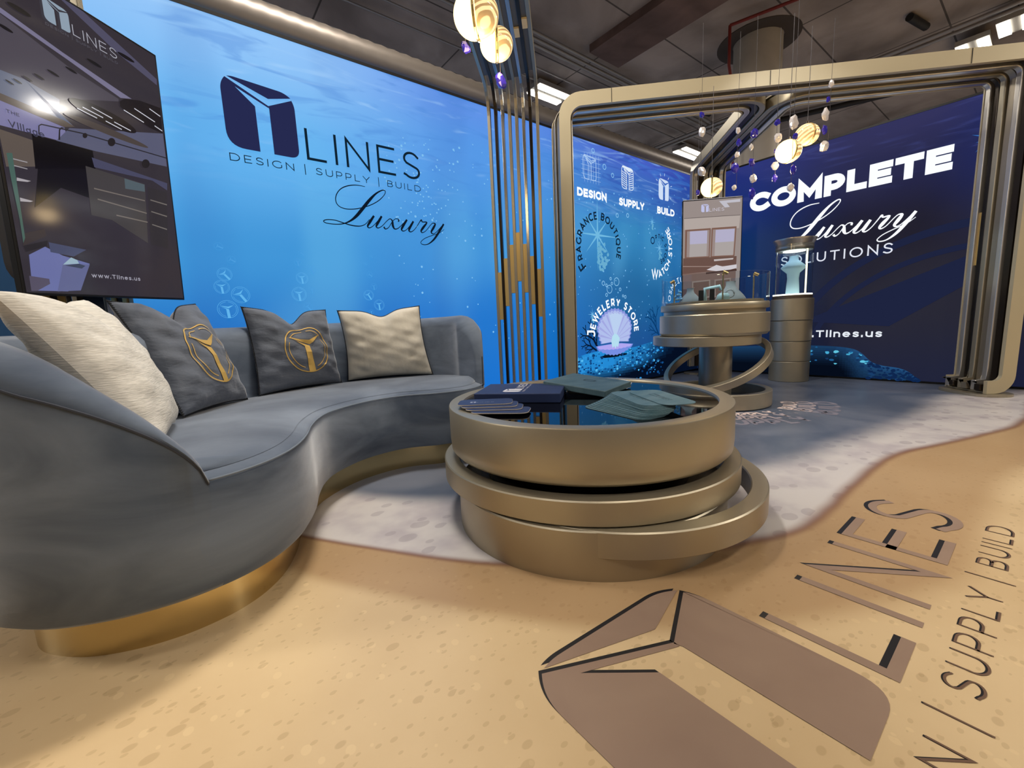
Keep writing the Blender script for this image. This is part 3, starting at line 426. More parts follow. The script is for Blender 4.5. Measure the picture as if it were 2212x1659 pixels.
    water=mix(sstep(n3.outputs['Fac'],.35,.7),(84,94,112),(112,118,132))
    col=mix(sstep(ds,-.012,.03),sand,(128,88,66))
    col=mix(sstep(ds,.01,.07),col,foam)
    col=mix(sstep(db,-.1,.16),col,water)
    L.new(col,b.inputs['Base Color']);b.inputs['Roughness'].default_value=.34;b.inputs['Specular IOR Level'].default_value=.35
    return m
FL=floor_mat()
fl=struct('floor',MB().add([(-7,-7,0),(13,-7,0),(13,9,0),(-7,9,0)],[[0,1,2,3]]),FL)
ff=lambda z:(lambda u,v:(u,v,z))
def floor_logo():
    x0,yb=.487,.1265;k=1.36
    IG=mat('floor_print_umber',(146,122,106),.4,noise=((156,132,114),5,4,.3,.7));IB=mat('floor_print_black',(34,34,38),.4);ID=mat('floor_print_brown',(112,88,72),.4)
    b=MB();g=MB()
    # mark .37 wide .375 high on the wall, k times on the floor
    w,h=.53,.505
    for mb,ox,oy,z in ((b,0,.011,.0006),(g,0,0,.0012)):
        mark(mb,x0+ox,.125+oy,w,h,ff(z))
    text(b,'LINES',1.05,2.092,.127+.013,.25,.10,ff(.0006),sp=.27);text(g,'LINES',1.05,2.092,.127,.25,.10,ff(.0012),sp=.27)
    b2=MB();text(b2,'DESIGN | SUPPLY | BUILD',.492,2.085,.016,.060,.075,ff(.0012),sp=.34)
    b3=MB();text(b3,'DESIGN | SUPPLY | BUILD',.492,2.085,.019,.060,.085,ff(.0006),sp=.34)
    g.build('floor_lettering',IG,fl);b.build('floor_lettering_shadow',IB,fl);b2.build('tagline_lettering',ID,fl);b3.build('tagline_shadow',IB,fl)
floor_logo()
def carpet_ring():
    for i,(k,c) in enumerate(((1,(226,206,200)),(1.21,(172,160,164)),(1.47,(134,130,142)))):
        mb=MB()
        arctext(mb,'DESIGN - SUPPLY - BUILD',3.60,1.75,.575*k,.575*k,-217,-55,.085*k,.25,ff(.0008),sp=.22,kx=.9)
        mb.build('ring_lettering',mat('ring_print_%d'%i,c,.5),fl)
carpet_ring()
# ------------------------------------------------------------ walls
YB=2.96;XR=5.55;WH=2.475
def wall_nodes(name,builder):
    m=bpy.data.materials.new(name);m.use_nodes=True;nt=m.node_tree;nt.nodes.clear();N=nt.nodes;L=nt.links
    def nd(t,**k):
        n=N.new(t)
        for a,v in k.items(): setattr(n,a,v)
        return n
    tc=nd('ShaderNodeTexCoord');sp=nd('ShaderNodeSeparateXYZ');L.new(tc.outputs['Object'],sp.inputs[0])
    def ramp(v,a,b_,stops):
        mr=nd('ShaderNodeMapRange');L.new(v,mr.inputs[0]);mr.inputs[1].default_value=a;mr.inputs[2].default_value=b_
        r=nd('ShaderNodeValToRGB');r.color_ramp.interpolation='EASE';el=r.color_ramp.elements
        while len(el)<len(stops): el.new(.5)
        for e,(p,c) in zip(el,stops): e.position=p;e.color=lin(c)
        L.new(mr.outputs[0],r.inputs[0]);return r.outputs[0]
    def ss(v,a,b_,lo=0,hi=1):
        n=nd('ShaderNodeMapRange',interpolation_type='SMOOTHSTEP');L.new(v,n.inputs[0]);n.inputs[1].default_value=a;n.inputs[2].default_value=b_;n.inputs[3].default_value=lo;n.inputs[4].default_value=hi;return n.outputs[0]
    def mix(f,a,b_,mode='MIX'):
        n=nd('ShaderNodeMix',data_type='RGBA',blend_type=mode)
        if isinstance(f,(int,float)): n.inputs[0].default_value=f
        else: L.new(f,n.inputs[0])
        for i,x in ((6,a),(7,b_)):
            if isinstance(x,tuple): n.inputs[i].default_value=lin(x)
            else: L.new(x,n.inputs[i])
        return n.outputs[2]
    def noise(scale,loc=(0,0,0),rot=(0,0,0),detail=4,dist=.8):
        mp=nd('ShaderNodeMapping');mp.inputs['Scale'].default_value=scale;mp.inputs['Location'].default_value=loc;mp.inputs['Rotation'].default_value=rot
        nz=nd('ShaderNodeTexNoise');nz.inputs['Scale'].default_value=1;nz.inputs['Detail'].default_value=detail;nz.inputs['Distortion'].default_value=dist
        L.new(tc.outputs['Object'],mp.inputs[0]);L.new(mp.outputs[0],nz.inputs['Vector']);return nz.outputs['Fac']
    def mul(a,b_):
        n=nd('ShaderNodeMath',operation='MULTIPLY')
        for i,x in enumerate((a,b_)):
            if isinstance(x,(int,float)): n.inputs[i].default_value=x
            else: L.new(x,n.inputs[i])
        return n.outputs[0]
    c=builder(sp.outputs,ramp,ss,mix,noise,mul)
    e=nd('ShaderNodeEmission');e.inputs[1].default_value=1.0;o=nd('ShaderNodeOutputMaterial')
    L.new(c,e.inputs[0]);g=nd('ShaderNodeBsdfDiffuse');g.inputs[0].default_value=(.03,.03,.03,1);ad=nd('ShaderNodeAddShader')
    L.new(e.outputs[0],ad.inputs[0]);L.new(g.outputs[0],ad.inputs[1]);L.new(ad.outputs[0],o.inputs[0]);return m
def wb(o,ramp,ss,mix,noise,mul):
    X,Z=o[0],o[2]
    left=ramp(Z,0,WH,[(0,(0,96,190)),(.28,(20,112,196)),(.5,(52,146,214)),(.75,(92,176,238)),(1,(138,192,246))])
    right=ramp(Z,0,WH,[(0,(6,50,108)),(.15,(10,76,142)),(.4,(20,98,154)),(.68,(44,130,186)),(.88,(54,106,190)),(1,(62,90,196))])
    mid=ramp(Z,0,WH,[(0,(0,110,206)),(.3,(20,116,204)),(.55,(52,140,214)),(.85,(76,148,228)),(1,(84,140,228))])
    c=mix(ss(X,.6,1.9),left,mid);c=mix(ss(X,2.2,4.2),c,right)
    c=mix(mul(ss(X,4.2,5.5),ss(Z,.9,2.4,.15,.75)),c,(34,52,140))
    # light rays
    ray=ss(noise((1.5,1,.55),(3,0,0),(0,.75,0),1,.2),.52,.72)
    c=mix(mul(mul(ray,ss(Z,2.3,1.2)),.33),c,(100,186,232))
    ray2=ss(noise((2.3,1,.5),(8,0,0),(0,.6,0),1,.2),.5,.75)
    c=mix(mul(ray2,.18),c,(20,90,176))
    wv=ss(noise((1.6,1,9),(0,0,0),(0,.12,0),3,1.6),.52,.68)
    c=mix(mul(mul(wv,ss(Z,1.35,2.1)),.42),c,(58,128,212))
    wv2=ss(noise((1.1,1,7),(5,0,2),(0,-.1,0),2,2.2),.55,.72)
    c=mix(mul(mul(wv2,ss(Z,1.5,2.3)),.38),c,(166,210,250))
    wv3=ss(noise((1.3,1,10),(1,0,7),(0,.15,0),2,2),.56,.66)
    c=mix(mul(mul(wv3,ss(Z,1.6,2.3)),mul(ss(X,2.5,3.6),.5)),c,(30,70,170))
    return c
def wr(o,ramp,ss,mix,noise,mul):
    Y,Z=o[1],o[2]
    left=ramp(Z,0,WH,[(0,(6,18,46)),(.35,(6,38,84)),(.6,(6,44,96)),(.85,(20,42,112)),(1,(30,44,118))])
    right=ramp(Z,0,WH,[(0,(12,20,50)),(.3,(20,22,42)),(.6,(18,18,38)),(.85,(26,30,72)),(1,(34,36,86))])
    c=mix(ss(Y,2.5,1.3),left,right)
    blue=mul(ss(Y,.9,.3),ss(Z,1.0,2.1));c=mix(mul(blue,.6),c,(16,34,96))
    c=mix(mul(mul(ss(noise((1,1.2,9),(0,4,0),(.15,0,0),3,1.6),.54,.72),ss(Z,1.7,2.2)),.35),c,(62,72,140))
    return c
MWB=wall_nodes('lightbox_underwater_print',wb);MWR=wall_nodes('lightbox_deep_sea_print',wr)
wall_b=struct('wall_back',MB().box((-.16,YB,0.02),(XR+.1,YB+.1,WH)),MWB)
wall_r=struct('wall_right',MB().box((XR,-.35,.02),(XR+.1,YB,WH)),MWR)
TRIMM=mat('black_aluminium_trim',(12,12,14),.4,.3)
struct('trim_1',MB().box((-.16,YB-.004,WH),(XR,YB+.11,WH+.018)).box((-.16,YB-.004,0),(XR,YB+.11,.02)),TRIMM)
struct('trim_2',MB().box((XR-.004,-.35,WH),(XR+.11,YB-.004,WH+.018)).box((XR-.004,-.35,0),(XR+.11,YB-.004,.02)),TRIMM)
struct('wall_left',MB().box((-1.9,YB+.12,0),(-.165,YB+.2,WH)),mat('unlit_blue_panel',(40,86,136),.8))
struct('wall_rear_hall',MB().box((-12,12,0),(20,12.1,4.8)),mat('far_hall_wall',(58,56,56),.9))
struct('wall_side_hall',MB().box((16,-12,0),(16.1,12,4.8)),mat('dark_drape',(26,26,34),.9))
fB=lambda d:(lambda u,v:(u,YB-d,v))
fR=lambda d:(lambda u,v:(XR-d,u,v))    # u is world Y ; text must run towards -Y
DK=emat((24,40,60));NV=emat((40,44,84));WH_=emat((238,244,252),1.15)
mb=MB();mark(mb,.354,1.808,.372,.378,fB(.004));mb.build('brand_mark_print',emat((38,42,80)),wall_b)
mb=MB();text(mb,'LINES',.768,1.538,1.813,.184,.085,fB(.004),sp=.28);text(mb,'DESIGN | SUPPLY | BUILD',.355,1.535,1.732,.042,.11,fB(.004),sp=.36);mb.build('brand_lettering',emat((16,34,48)),wall_b)
mb=MB();luxury(mb,.825,1.359,.885,.352,fB(.005));mb.build('script_lettering',emat((14,26,40)),wall_b)
# second panel words
mb=MB()
text(mb,'DESIGN',3.208,3.65,1.946,.08,.27,fB(.004),sp=.1);text(mb,'SUPPLY',3.853,4.305,1.938,.08,.27,fB(.004),sp=.09);text(mb,'BUILD',4.56,4.925,1.938,.08,.27,fB(.004),sp=.09)
mb.build('heading_lettering',WH_,wall_b)
mb=MB();arctext(mb,'FRAGRANCE BOUTIQUE',3.527,1.475,.285,.285,223,-18,.062,.24,fB(.005),sp=.16,first=1.5,kx=1.05);mb.build('fragrance_lettering',emat((16,36,56)),wall_b)
mb=MB();arctext(mb,'OPTIC STORE',4.60,1.535,.125,.125,165,-80,.043,.23,fB(.005),sp=.2,first=1.6,kx=1.1);mb.build('optic_lettering',emat((12,34,70)),wall_b)
mb=MB()
arctext(mb,'WATCH STORE',4.52,1.56,.36,.36,-102,44,.070,.21,fB(.005),sp=.16,first=1.4,kx=1.05);mb.build('watch_lettering',WH_,wall_b)
mb=MB();arctext(mb,'COSMETIC STORE',5.14,.93,.33,.24,205,0,.06,.2,fB(.005),sp=.16,first=1.5,kx=1.05);mb.build('cosmetic_lettering',WH_,wall_b)
mb=MB();arctext(mb,'JEWELERY STORE',3.77,.585,.345,.30,184,0,.070,.25,fB(.006),sp=.12,first=1.5,kx=1.0);mb.build('jewelery_lettering',WH_,wall_b)
# icons: outlined, striped and hatched marks
mb=MB();f=fB(.005);LB=emat((178,208,244))
for P in MARK: ribbon(mb,[(3.30+.19*x,2.12+.22*y) for x,y in P]+[(3.30+.19*P[0][0],2.12+.22*P[0][1])],.007,f)
for i in range(6):
    ribbon(mb,[(3.30+.042*i+.02,2.09),(3.30+.042*i+.02,2.36)],.0025,f);ribbon(mb,[(3.27,2.12+.042*i),(3.56,2.12+.042*i)],.0025,f)
mb.build('design_icon',LB,wall_b)
mb=MB()
for P in MARK: ribbon(mb,[(3.90+.2*x,2.12+.225*y) for x,y in P]+[(3.90+.2*P[0][0],2.12+.225*P[0][1])],.008,f)
mb.poly([f(3.90+.2*x,2.12+.225*y) for x,y in MARK[0]])
for i in range(7):
    z=2.14+.022*i;ribbon(mb,[(3.905,z+.02),(3.98,z-.005)],.008,f);ribbon(mb,[(4.03,z-.005),(4.095,z+.015)],.008,f)
mb.build('supply_icon',emat((224,236,250)),wall_b)
mb=MB();mark(mb,4.585,2.10,.21,.235,f)
for a in (-60,-25,5,35,70,120):
    t=math.radians(90-a);cx,cz=4.69,2.22
    ribbon(mb,[(cx+.15*math.cos(t),cz+.15*math.sin(t)),(cx+.18*math.cos(t),cz+.18*math.sin(t))],.007,f)
mb.build('build_icon',emat((206,222,246)),wall_b)
# star bursts and the crystal ornament
def star(mb,cx,cz,r,f,n=8,w=.012,rot=0):
    for k in range(n):
        a=rot+2*PI*k/n;rr=r*(1 if k%2==0 else .72)
        ux,uz=math.cos(a),math.sin(a)
        mb.poly([f(cx-uz*w,cz+ux*w),f(cx+ux*rr,cz+uz*rr),f(cx+uz*w,cz-ux*w)])
mb=MB();star(mb,3.50,1.60,.36,fB(.003),8,.012,PI/2);mb.build('star_print',emat((112,184,224)),wall_b)
mb=MB();star(mb,4.61,1.55,.11,fB(.003),8,.006);star(mb,4.46,1.83,.07,fB(.003),8,.005);star(mb,3.40,.80,.07,fB(.003),8,.005);mb.build('star_print',emat((110,180,226)),wall_b)
rnd=random.Random(3)
mb=MB()
def blob(mb,cx,cz,r,f,n=8,j=.3,sy=1):
    mb.poly([f(cx+r*(1+rnd.uniform(-j,j))*math.cos(2*PI*k/n),cz+r*sy*(1+rnd.uniform(-j,j))*math.sin(2*PI*k/n)) for k in range(n)])
for i in range(46):
    t=rnd.random();a=rnd.uniform(-1,1);blob(mb,3.575+a*.10*(1-abs(t-.45)),1.53-t*.28,.018,fB(.0035+.00001*i))
for i in range(12): blob(mb,4.63+rnd.uniform(-.03,.03),1.51-rnd.random()*.09,.012,fB(.0035+.00001*i));blob(mb,4.465+rnd.uniform(-.012,.012),1.81-rnd.random()*.06,.01,fB(.0035+.00001*i));blob(mb,3.405+rnd.uniform(-.015,.015),.78-rnd.random()*.06,.011,fB(.0035+.00001*i))
mb.build('crystal_print',emat((104,172,208)),wall_b)
# bubbles
mb=MB()
for i in range(420):
    x=rnd.uniform(1.25,5.4);z=rnd.uniform(.5,2.2);r=rnd.choice((.004,.005,.006,.009))
    if 1.9<x<3.1 and rnd.random()<.5: continue
    blob(mb,x,z,r,fB(.0028+.000002*i),6,.1)
for i in range(60):
    x=1.55+rnd.gauss(0,.16);z=2.05-rnd.random()*.55;blob(mb,x,z,.006,fB(.0028+.000002*i),6,.1)
mb.build('bubble_dots',emat((128,192,240)),wall_b)
mb=MB()
for x,z,r in ((3.80,1.14,.042),(3.68,1.06,.042),(3.63,1.0,.016),(3.63,1.1,.014),(3.58,1.12,.022),(3.70,1.17,.014),(3.72,1.12,.014),(3.86,1.06,.016),(3.95,.98,.016),(3.91,.99,.012),(3.45,2.40,.02),(3.75,2.22,.02),(3.62,2.28,.025),(4.0,1.85,.02),(3.82,1.83,.02)):
    ribbon(mb,arc(x,z,r,r,0,360,16)[:-1],.006,fB(.004),True);blob(mb,x-r*.3,z+r*.3,r*.15,fB(.004),6,.1)
mb.build('bubble_rings',emat((150,206,244)),wall_b)
# little emblem bubbles on the left panel
EM=[(.295,.905,.052,.0),(.33,.985,.048,.55),(.226,.99-.0,.038,0),(.245,1.06,.036,.7),(.29,1.135,.022,1.0),(.245,1.21,.022,1.1),
    (.655,.955-.04,.04,0),(.66,1.0,.036,0),(.70,1.05,.032,.4),(.635,1.08,.026,0),(.655,1.13,.022,.8),(.70,.91+.02,.026,0),(.695,.86,.032,.6),
    (1.08,.985,.034,.4),(1.145,.92,.036,0),(1.11,1.04,.022,0),(1.09,1.1,.022,.9),(1.075,1.16,.014,1),(1.1,1.2,.014,.8),(1.08,.87,.02,0)]
EM=[]
w1px=[(490,668,20),(520,637,19),(480,620,15),(489,594,14),(506,564,9),(486,537,9),(646,636,16),(652,601,13),(672,581,11),(646,569,9),(654,550,8),(673,626,8),(663,663,11),(796,638,12),(819,659,13),(808,617,8),(800,591,8),(791,568,5),(806,550,5),(800,675,7)]
def wall_pt(x,y):
    d=R_*((x-1106)/909.95)-U_*((y-829.5)/909.95)+F_
    t=YB/d.y;return d.x*t,.75+d.z*t
EMB=[(.246,.902,.050,0),(.319,.984,.046,.5),(.232,1.028,.037,0),(.254,1.099,.036,.6),(.296,1.182,.022,1.),(.243,1.253,.022,1.1),(.634,.990,.042,0),(.661,1.089,.034,0),(.722,1.147,.029,.4),(.647,1.186,.022,0),(.674,1.242,.018,.8),(.713,1.016,.021,0),(.678,.909,.028,.6),(1.076,.985,.034,.45),(1.145,.918,.036,0),(1.118,1.044,.022,0),(1.096,1.125,.021,.9),(1.072,1.197,.013,1),(1.117,1.25,.013,.8),(1.085,.87,.018,0)]
mb=MB();mb2=MB()
for i,(x,z,r,t) in enumerate(EMB): tree_emblem(mb if r>.033 else mb2,x,z,r,fB(.004),True,t)
mb.build('emblem_bubbles',emat((98,180,236)),wall_b);mb2.build('small_emblem_bubbles',emat((78,158,222)),wall_b)
# seabed, coral and shell on the second panel
def rock(name,f,top,zb,cols,seed,nsp,dens):
    rr=random.Random(seed);T=catmull(top,5)
    mb=MB()
    for a,b in zip(T[:-1],T[1:]): mb.poly([f(a[0],zb,.0),f(b[0],zb,.0),f(b[0],b[1],.0),f(a[0],a[1],.0)])
    return mb,T
def seabed(fn,top,parent,colfun,base,seed,n):
    # printed rock: base shape split in colour bands by a small grid
    rr=random.Random(seed);T=catmull(top,6);bins={}
    for i in range(len(T)-1):
        a,b=T[i],T[i+1];K=14
        for k in range(K):
            z0,z1=[.02+(a[1]-.02)*(k+j)/K for j in (0,1)];y0,y1=[.02+(b[1]-.02)*(k+j)/K for j in (0,1)]
            c=colfun((a[0]+b[0])/2,(k+.5)/K,rr);bins.setdefault(c,MB()).poly([fn(a[0],z0,.0036),fn(b[0],y0,.0036),fn(b[0],y1,.0036),fn(a[0],z1,.0036)])
    root=None
    for c,m_ in bins.items(): m_.build('seabed_print',emat(c),parent)
    sp={}
    for i in range(n):
        u=rr.random();p=T[int(u*(len(T)-1))];v=rr.random();z=.02+(p[1]-.03)*v
        c=base(p[0],v,rr)
        if c is None: continue
        m_=sp.setdefault(c,MB());r=rr.uniform(.006,.02)
        m_.poly([fn(p[0]+r*1.3*math.cos(2*PI*k/7)*rr.uniform(.7,1.2),z+r*.8*math.sin(2*PI*k/7)*rr.uniform(.7,1.2),.0042+.0000007*i) for k in range(7)])
    for c,m_ in sp.items(): m_.build('seabed_speckles',emat(c),parent)
def q8(a,b,t): t=max(0,min(1,t));t=round(t*14)/14;return tuple(int(x+(y-x)*t) for x,y in zip(a,b))
def cb(x,v,r):
    t=(x-3.1)/1.6
    lit=max(0,1-max(0,(.55-v))*2.2-max(0,t-.35)*.9*(1.2-v)*1.6);lit*=(1 if t<.75 else max(0,1-(t-.75)*2.2))
    return q8((4,14,34),(36,138,212),lit)
def sb(x,v,r):
    t=(x-3.1)/1.6
    if v<.25+.35*max(t,0) and r.random()<.8: return None
    if t>1.0: return None
    return r.choice(((50,150,220),(44,144,216),(18,76,138),(84,184,238),(12,58,110),(20,84,150),(10,50,100)))
seabed(lambda u,v,d:(u,YB-d,v),[(3.02,.22),(3.1,.311),(3.16,.36),(3.253,.39),(3.493,.411),(3.8,.408),(4.077,.411),(4.3,.432),(4.477,.458),(4.62,.50),(4.85,.53),(5.15,.50),(5.54,.44)],wall_b,cb,sb,5,900)
# coral
def coral(mb,x,z,h,ang,w,f,r,depth=0):
    x2=x+h*math.cos(ang);z2=z+h*math.sin(ang);xm=(x+x2)/2+r.uniform(-.1,.1)*h;zm=(z+z2)/2
    ribbon(mb,[(x,z),(xm,zm),(x2,z2)],w,f)
    if depth<3:
        coral(mb,x2,z2,h*.72,ang+r.uniform(.25,.6),w*.72,f,r,depth+1);coral(mb,x2,z2,h*.72,ang-r.uniform(.25,.6),w*.72,f,r,depth+1)
        if depth<2: coral(mb,xm,zm,h*.6,ang+r.choice((-.7,.7)),w*.6,f,r,depth+1)
r4=random.Random(11)
mb=MB();coral(mb,3.50,.42,.14,2.2,.026,fB(.003),r4);coral(mb,3.46,.42,.10,2.6,.02,fB(.003),r4);mb.build('coral_print',emat((8,22,44)),wall_b)
mb=MB();coral(mb,4.62,.46,.17,2.0,.024,fB(.003),r4);coral(mb,4.72,.46,.15,1.5,.02,fB(.003),r4);mb.build('faded_coral_print',emat((10,58,108)),wall_b)
# shell
def shell():
    f=fB(.0055);cx,cz=3.765,.495;mb=MB();mb2=MB();n=22;T=[]
    for i in range(n*4+1):
        a=math.radians(214-248*i/(n*4));rr=1+.035*math.cos(i/4*2*PI)
        T.append((cx+.30*rr*math.cos(a)*(1 if math.sin(a)>0 else .95),.62+.235*rr*math.sin(a)))
    mb.poly([f(cx,cz)]+[f(*p) for p in T]);mb.build('shell_print',emat((140,150,222)),wall_b)
    g=fB(.006);mb=MB();s=lambda p,k:(cx+(p[0]-cx)*k,cz+(p[1]-cz)*k)
    mb.poly([g(cx,cz+.01)]+[g(*s(p,.93)) for p in T]);mb.build('shell_print_inner',emat((176,190,236)),wall_b)
    g=fB(.0063);mb=MB()
    for i in range(2,n-1,2):
        p,q=s(T[i*4],.90),s(T[i*4+2],.90);mb.poly([g(cx,cz+.02),g(*p),g(*q)])
    mb.build('shell_print_ribs',emat((162,168,226)),wall_b)
    g=fB(.0065);mb=MB();mb.poly([g(cx,cz+.03)]+[g(*s(T[i],.86)) for i in range(36,56)]);mb.build('shell_print_glow',emat((186,208,240)),wall_b)
    g=fB(.007);mb=MB();mb.poly([g(cx-.32,.465)]+[g(cx-.30+.6*i/20,.43-.075*math.sin(PI*i/20)-.012*(i%2)) for i in range(21)]+[g(cx+.32,.452),g(cx+.1,.475),g(cx-.1,.475)]);mb.build('shell_print_base',emat((118,142,226)),wall_b)
    g=fB(.0072);mb=MB();mb.poly([g(cx-.30,.462)]+[g(cx-.28+.56*i/16,.435-.02*math.sin(PI*i/16)-.006*(i%2)) for i in range(17)]+[g(cx+.30,.45),g(cx+.1,.47),g(cx-.1,.47)]);mb.build('shell_print_lip',emat((176,166,240)),wall_b)
    g=fB(.0076);mb=MB();rn=random.Random(2)
    mb.poly([g(cx+x,z) for x,z in ((-.05,.43),(-.07,.50),(-.05,.56),(-.01,.585),(.04,.57),(.075,.53),(.06,.47),(.045,.43),(.02,.45),(0,.415),(-.02,.45))]);mb.build('pearl_print',emat((180,222,240)),wall_b)
    g=fB(.0045);mb=MB();mb.poly([g(cx-.02+.24*math.cos(2*PI*k/20),.345+.018*math.sin(2*PI*k/20)) for k in range(20)]);mb.build('shell_print_shadow',emat((6,20,36)),wall_b)
shell()
# right wall prints (text runs from high Y to low Y)
def fRt(d): return lambda u,v:(XR-d,-u,v)      # u = -Y
mb=MB();text(mb,'COMPLETE',-2.35,-.661,1.918,.21,.30,fRt(.004),sp=.08);mb.build('complete_lettering',WH_,wall_r)
mb=MB()
luxury(mb,-2.03,1.383,1.16,.491,fRt(.005),2.3)
mb.build('script_lettering',emat((246,250,255),1.1),wall_r)
mb=MB();text(mb,'SOLUTIONS',-1.995,-1.017,1.257,.1,.13,fRt(.004),sp=.36);mb.build('solutions_lettering',emat((226,230,242)),wall_r)
mb=MB();text(mb,'www.Tlines.us',-1.98,-1.046,.443,.074,.2,fRt(.004),sp=.22);mb.build('web_lettering',emat((232,238,246)),wall_r)
mb=MB();g=lambda u,v:fRt(.002)(u,v)
ribbon(mb,arc(-.35,.10,1.55,1.35,150,88,30),.07,g);ribbon(mb,arc(-.35,.10,1.35,1.15,160,95,30),.05,g);mb.poly([g(-1.75,.62),g(-.3,1.25),g(-.3,1.05),g(-1.0,.55)]);mb.build('faded_emblem_print',emat((30,36,64)),wall_r)
mb=MB();star(mb,-.443,2.11,.13,fRt(.004),10,.012,.2);blob(mb,-.443,2.09,.04,fRt(.0045));tree_emblem(mb,-.43,1.955,.055,fRt(.004),True,-.9);mb.build('star_print',emat((54,112,186)),wall_r)
def cb2(x,v,r):
    t=(x+1.75)/1.0
    s_=max(0,min(1,(t-.3)/.3));s_=s_*s_*(3-2*s_);lit=(v-.35)*1.1*(1-s_)+(v*.5+.42)*s_
    return q8((5,12,26),(38,86,134),lit)
def sb2(x,v,r):
    t=(x+1.75)/1.0
    if t<.62: return r.choice(((96,196,224),(70,170,210),(30,90,140),(20,50,90))) if v>.35+.3*r.random() and t>-.05 else None
    return r.choice(((14,38,78),(14,38,78),(24,60,104)))
seabed(lambda u,v,d:(XR-d,-u,v),[(-2.9,.30),(-2.4,.33),(-1.9,.35),(-1.738,.352),(-1.45,.345),(-1.285,.323),(-1.2,.28),(-1.112,.19),(-1.02,.155),(-.903,.138),(-.82,.10),(-.749,.025)],wall_r,cb2,sb2,8,260)
# ------------------------------------------------------------ ceiling and hall
def ceil_mat():
    m=mat('raw_concrete_ceiling',(172,160,152),.95,noise=((118,108,102),(.9,.9,.9),7,.35,.7))
    nt=m.node_tree;N=nt.nodes;L=nt.links;b=N['Principled BSDF'];src=b.inputs['Base Color'].links[0].from_socket
    tc=N.new('ShaderNodeTexCoord');br=N.new('ShaderNodeTexBrick');br.offset=0;br.inputs['Scale'].default_value=1
    br.inputs['Brick Width'].default_value=1.9;br.inputs['Row Height'].default_value=1.3;br.inputs['Mortar Size'].default_value=.012
    br.inputs['Color1'].default_value=(1,1,1,1);br.inputs['Color2'].default_value=(.85,.85,.85,1);br.inputs['Mortar'].default_value=(.25,.25,.25,1)
    mx=N.new('ShaderNodeMix');mx.data_type='RGBA';mx.blend_type='MULTIPLY';mx.inputs[0].default_value=1
    L.new(tc.outputs['Object'],br.inputs['Vector']);L.new(src,mx.inputs[6]);L.new(br.outputs['Color'],mx.inputs[7]);L.new(mx.outputs[2],b.inputs['Base Color']);return m
CM=ceil_mat()
struct('ceiling',MB().box((-12,-8,4.8),(20,12.2,4.95)),CM)
struct('ceiling_beam',MB().box((5.35,-8,4.69),(6.03,4.62,4.8)),mat('concrete_beam',(120,98,92),.95,noise=((88,72,68),2,5,.3,.7)))
PIPE=mat('galvanised_conduit',(150,146,142),.45,.6);RED=mat('red_sprinkler_pipe',(116,34,26),.5);DKM=mat('dark_iron',(26,24,24),.6)
def pipe_thing(name,pts,r,mt,label,cat,group=None):
    mb=MB();mb.tube(pts,r,10);o=mb.build(name,mt,smooth=True,auto=.7);return tag(o,label,cat,group)
for i,(y,z,lab) in enumerate(((4.70,4.66,'nearer'),(4.80,4.66,'middle'),(4.90,4.66,'farther'))):
    pipe_thing('ceiling_conduit',[(-3,y,z),(15,y,z)],.022,PIPE,'%s of three bright parallel conduits under the concrete ceiling'%lab,'pipe','three bright ceiling conduits')
for y,lab in ((5.35,'nearer'),(5.62,'farther')): pipe_thing('ceiling_conduit',[(-1,y,4.7),(12,y,4.7)],.014,PIPE,'%s of two thin conduits above the twin ceiling lights'%lab,'pipe','thin ceiling conduits')
for x,lab in ((9.17,'left'),(9.34,'right')): pipe_thing('ceiling_conduit',[(x,-6,4.6),(x,9,4.6)],.026,PIPE,'%s pipe of the parallel pair above the right arch beam'%lab,'pipe','pipe pair above the arch beam')
pipe_thing('sprinkler_pipe',[(6.55,3.12,4.7),(6.55,3.12,4.2),(7.0,3.24,3.9),(7.0,3.24,2.0),(7.0,3.24,0.02)],.02,RED,'dark red sprinkler pipe dropping beside the round column','pipe')
pipe_thing('sprinkler_pipe',[(6.55,3.12,4.7),(6.9,2.0,4.7),(7.5,-1,4.7)],.02,RED,'dark red sprinkler branch running along the ceiling','pipe')
pipe_thing('black_strut',[(12.5,-1.2,4.7),(10.4,4.0,4.7)],.05,DKM,'black iron pipe crossing the ceiling above the arch','pipe')
pipe_thing('black_strut',[(8.1,4.75,4.74),(9.0,4.65,4.74)],.04,DKM,'short black slot bar fixed flat to the ceiling','pipe')
pipe_thing('black_strut',[(8.6,1.6,4.74),(9.1,1.5,4.74)],.05,DKM,'short black slot bar on the ceiling right of the column','pipe')
pipe_thing('hanger_rod',[(2.55,3.5,4.8),(2.55,3.5,2.96)],.012,PIPE,'thin steel rod hanging from the ceiling to the duct','rod')
# round concrete column
col=thing('concrete_column',(7.45,3.12,0),'round pale concrete column behind the booth walls','column')
col['kind']='structure'
mb=MB();mb.lathe([(0,0),(.33,0),(.33,4.2),(.325,4.205),(.325,4.215),(.33,4.22),(.33,4.8),(0,4.8)],(7.45,3.12,0),48);mb.build('shaft',mat('pale_concrete',(196,190,178),.9,noise=((176,170,158),2,5,.3,.7)),col,True,.6)
mb=MB();mb.lathe([(.34,4.79),(.56,4.79),(.56,4.80),(.34,4.80)],(7.45,3.12,0),48,True);mb.build('ceiling_hole_shade',mat('hole_shade_tone',(70,62,56),.95),col,False)  # dark flat disc painted in for the shaded ceiling hole round the shaft
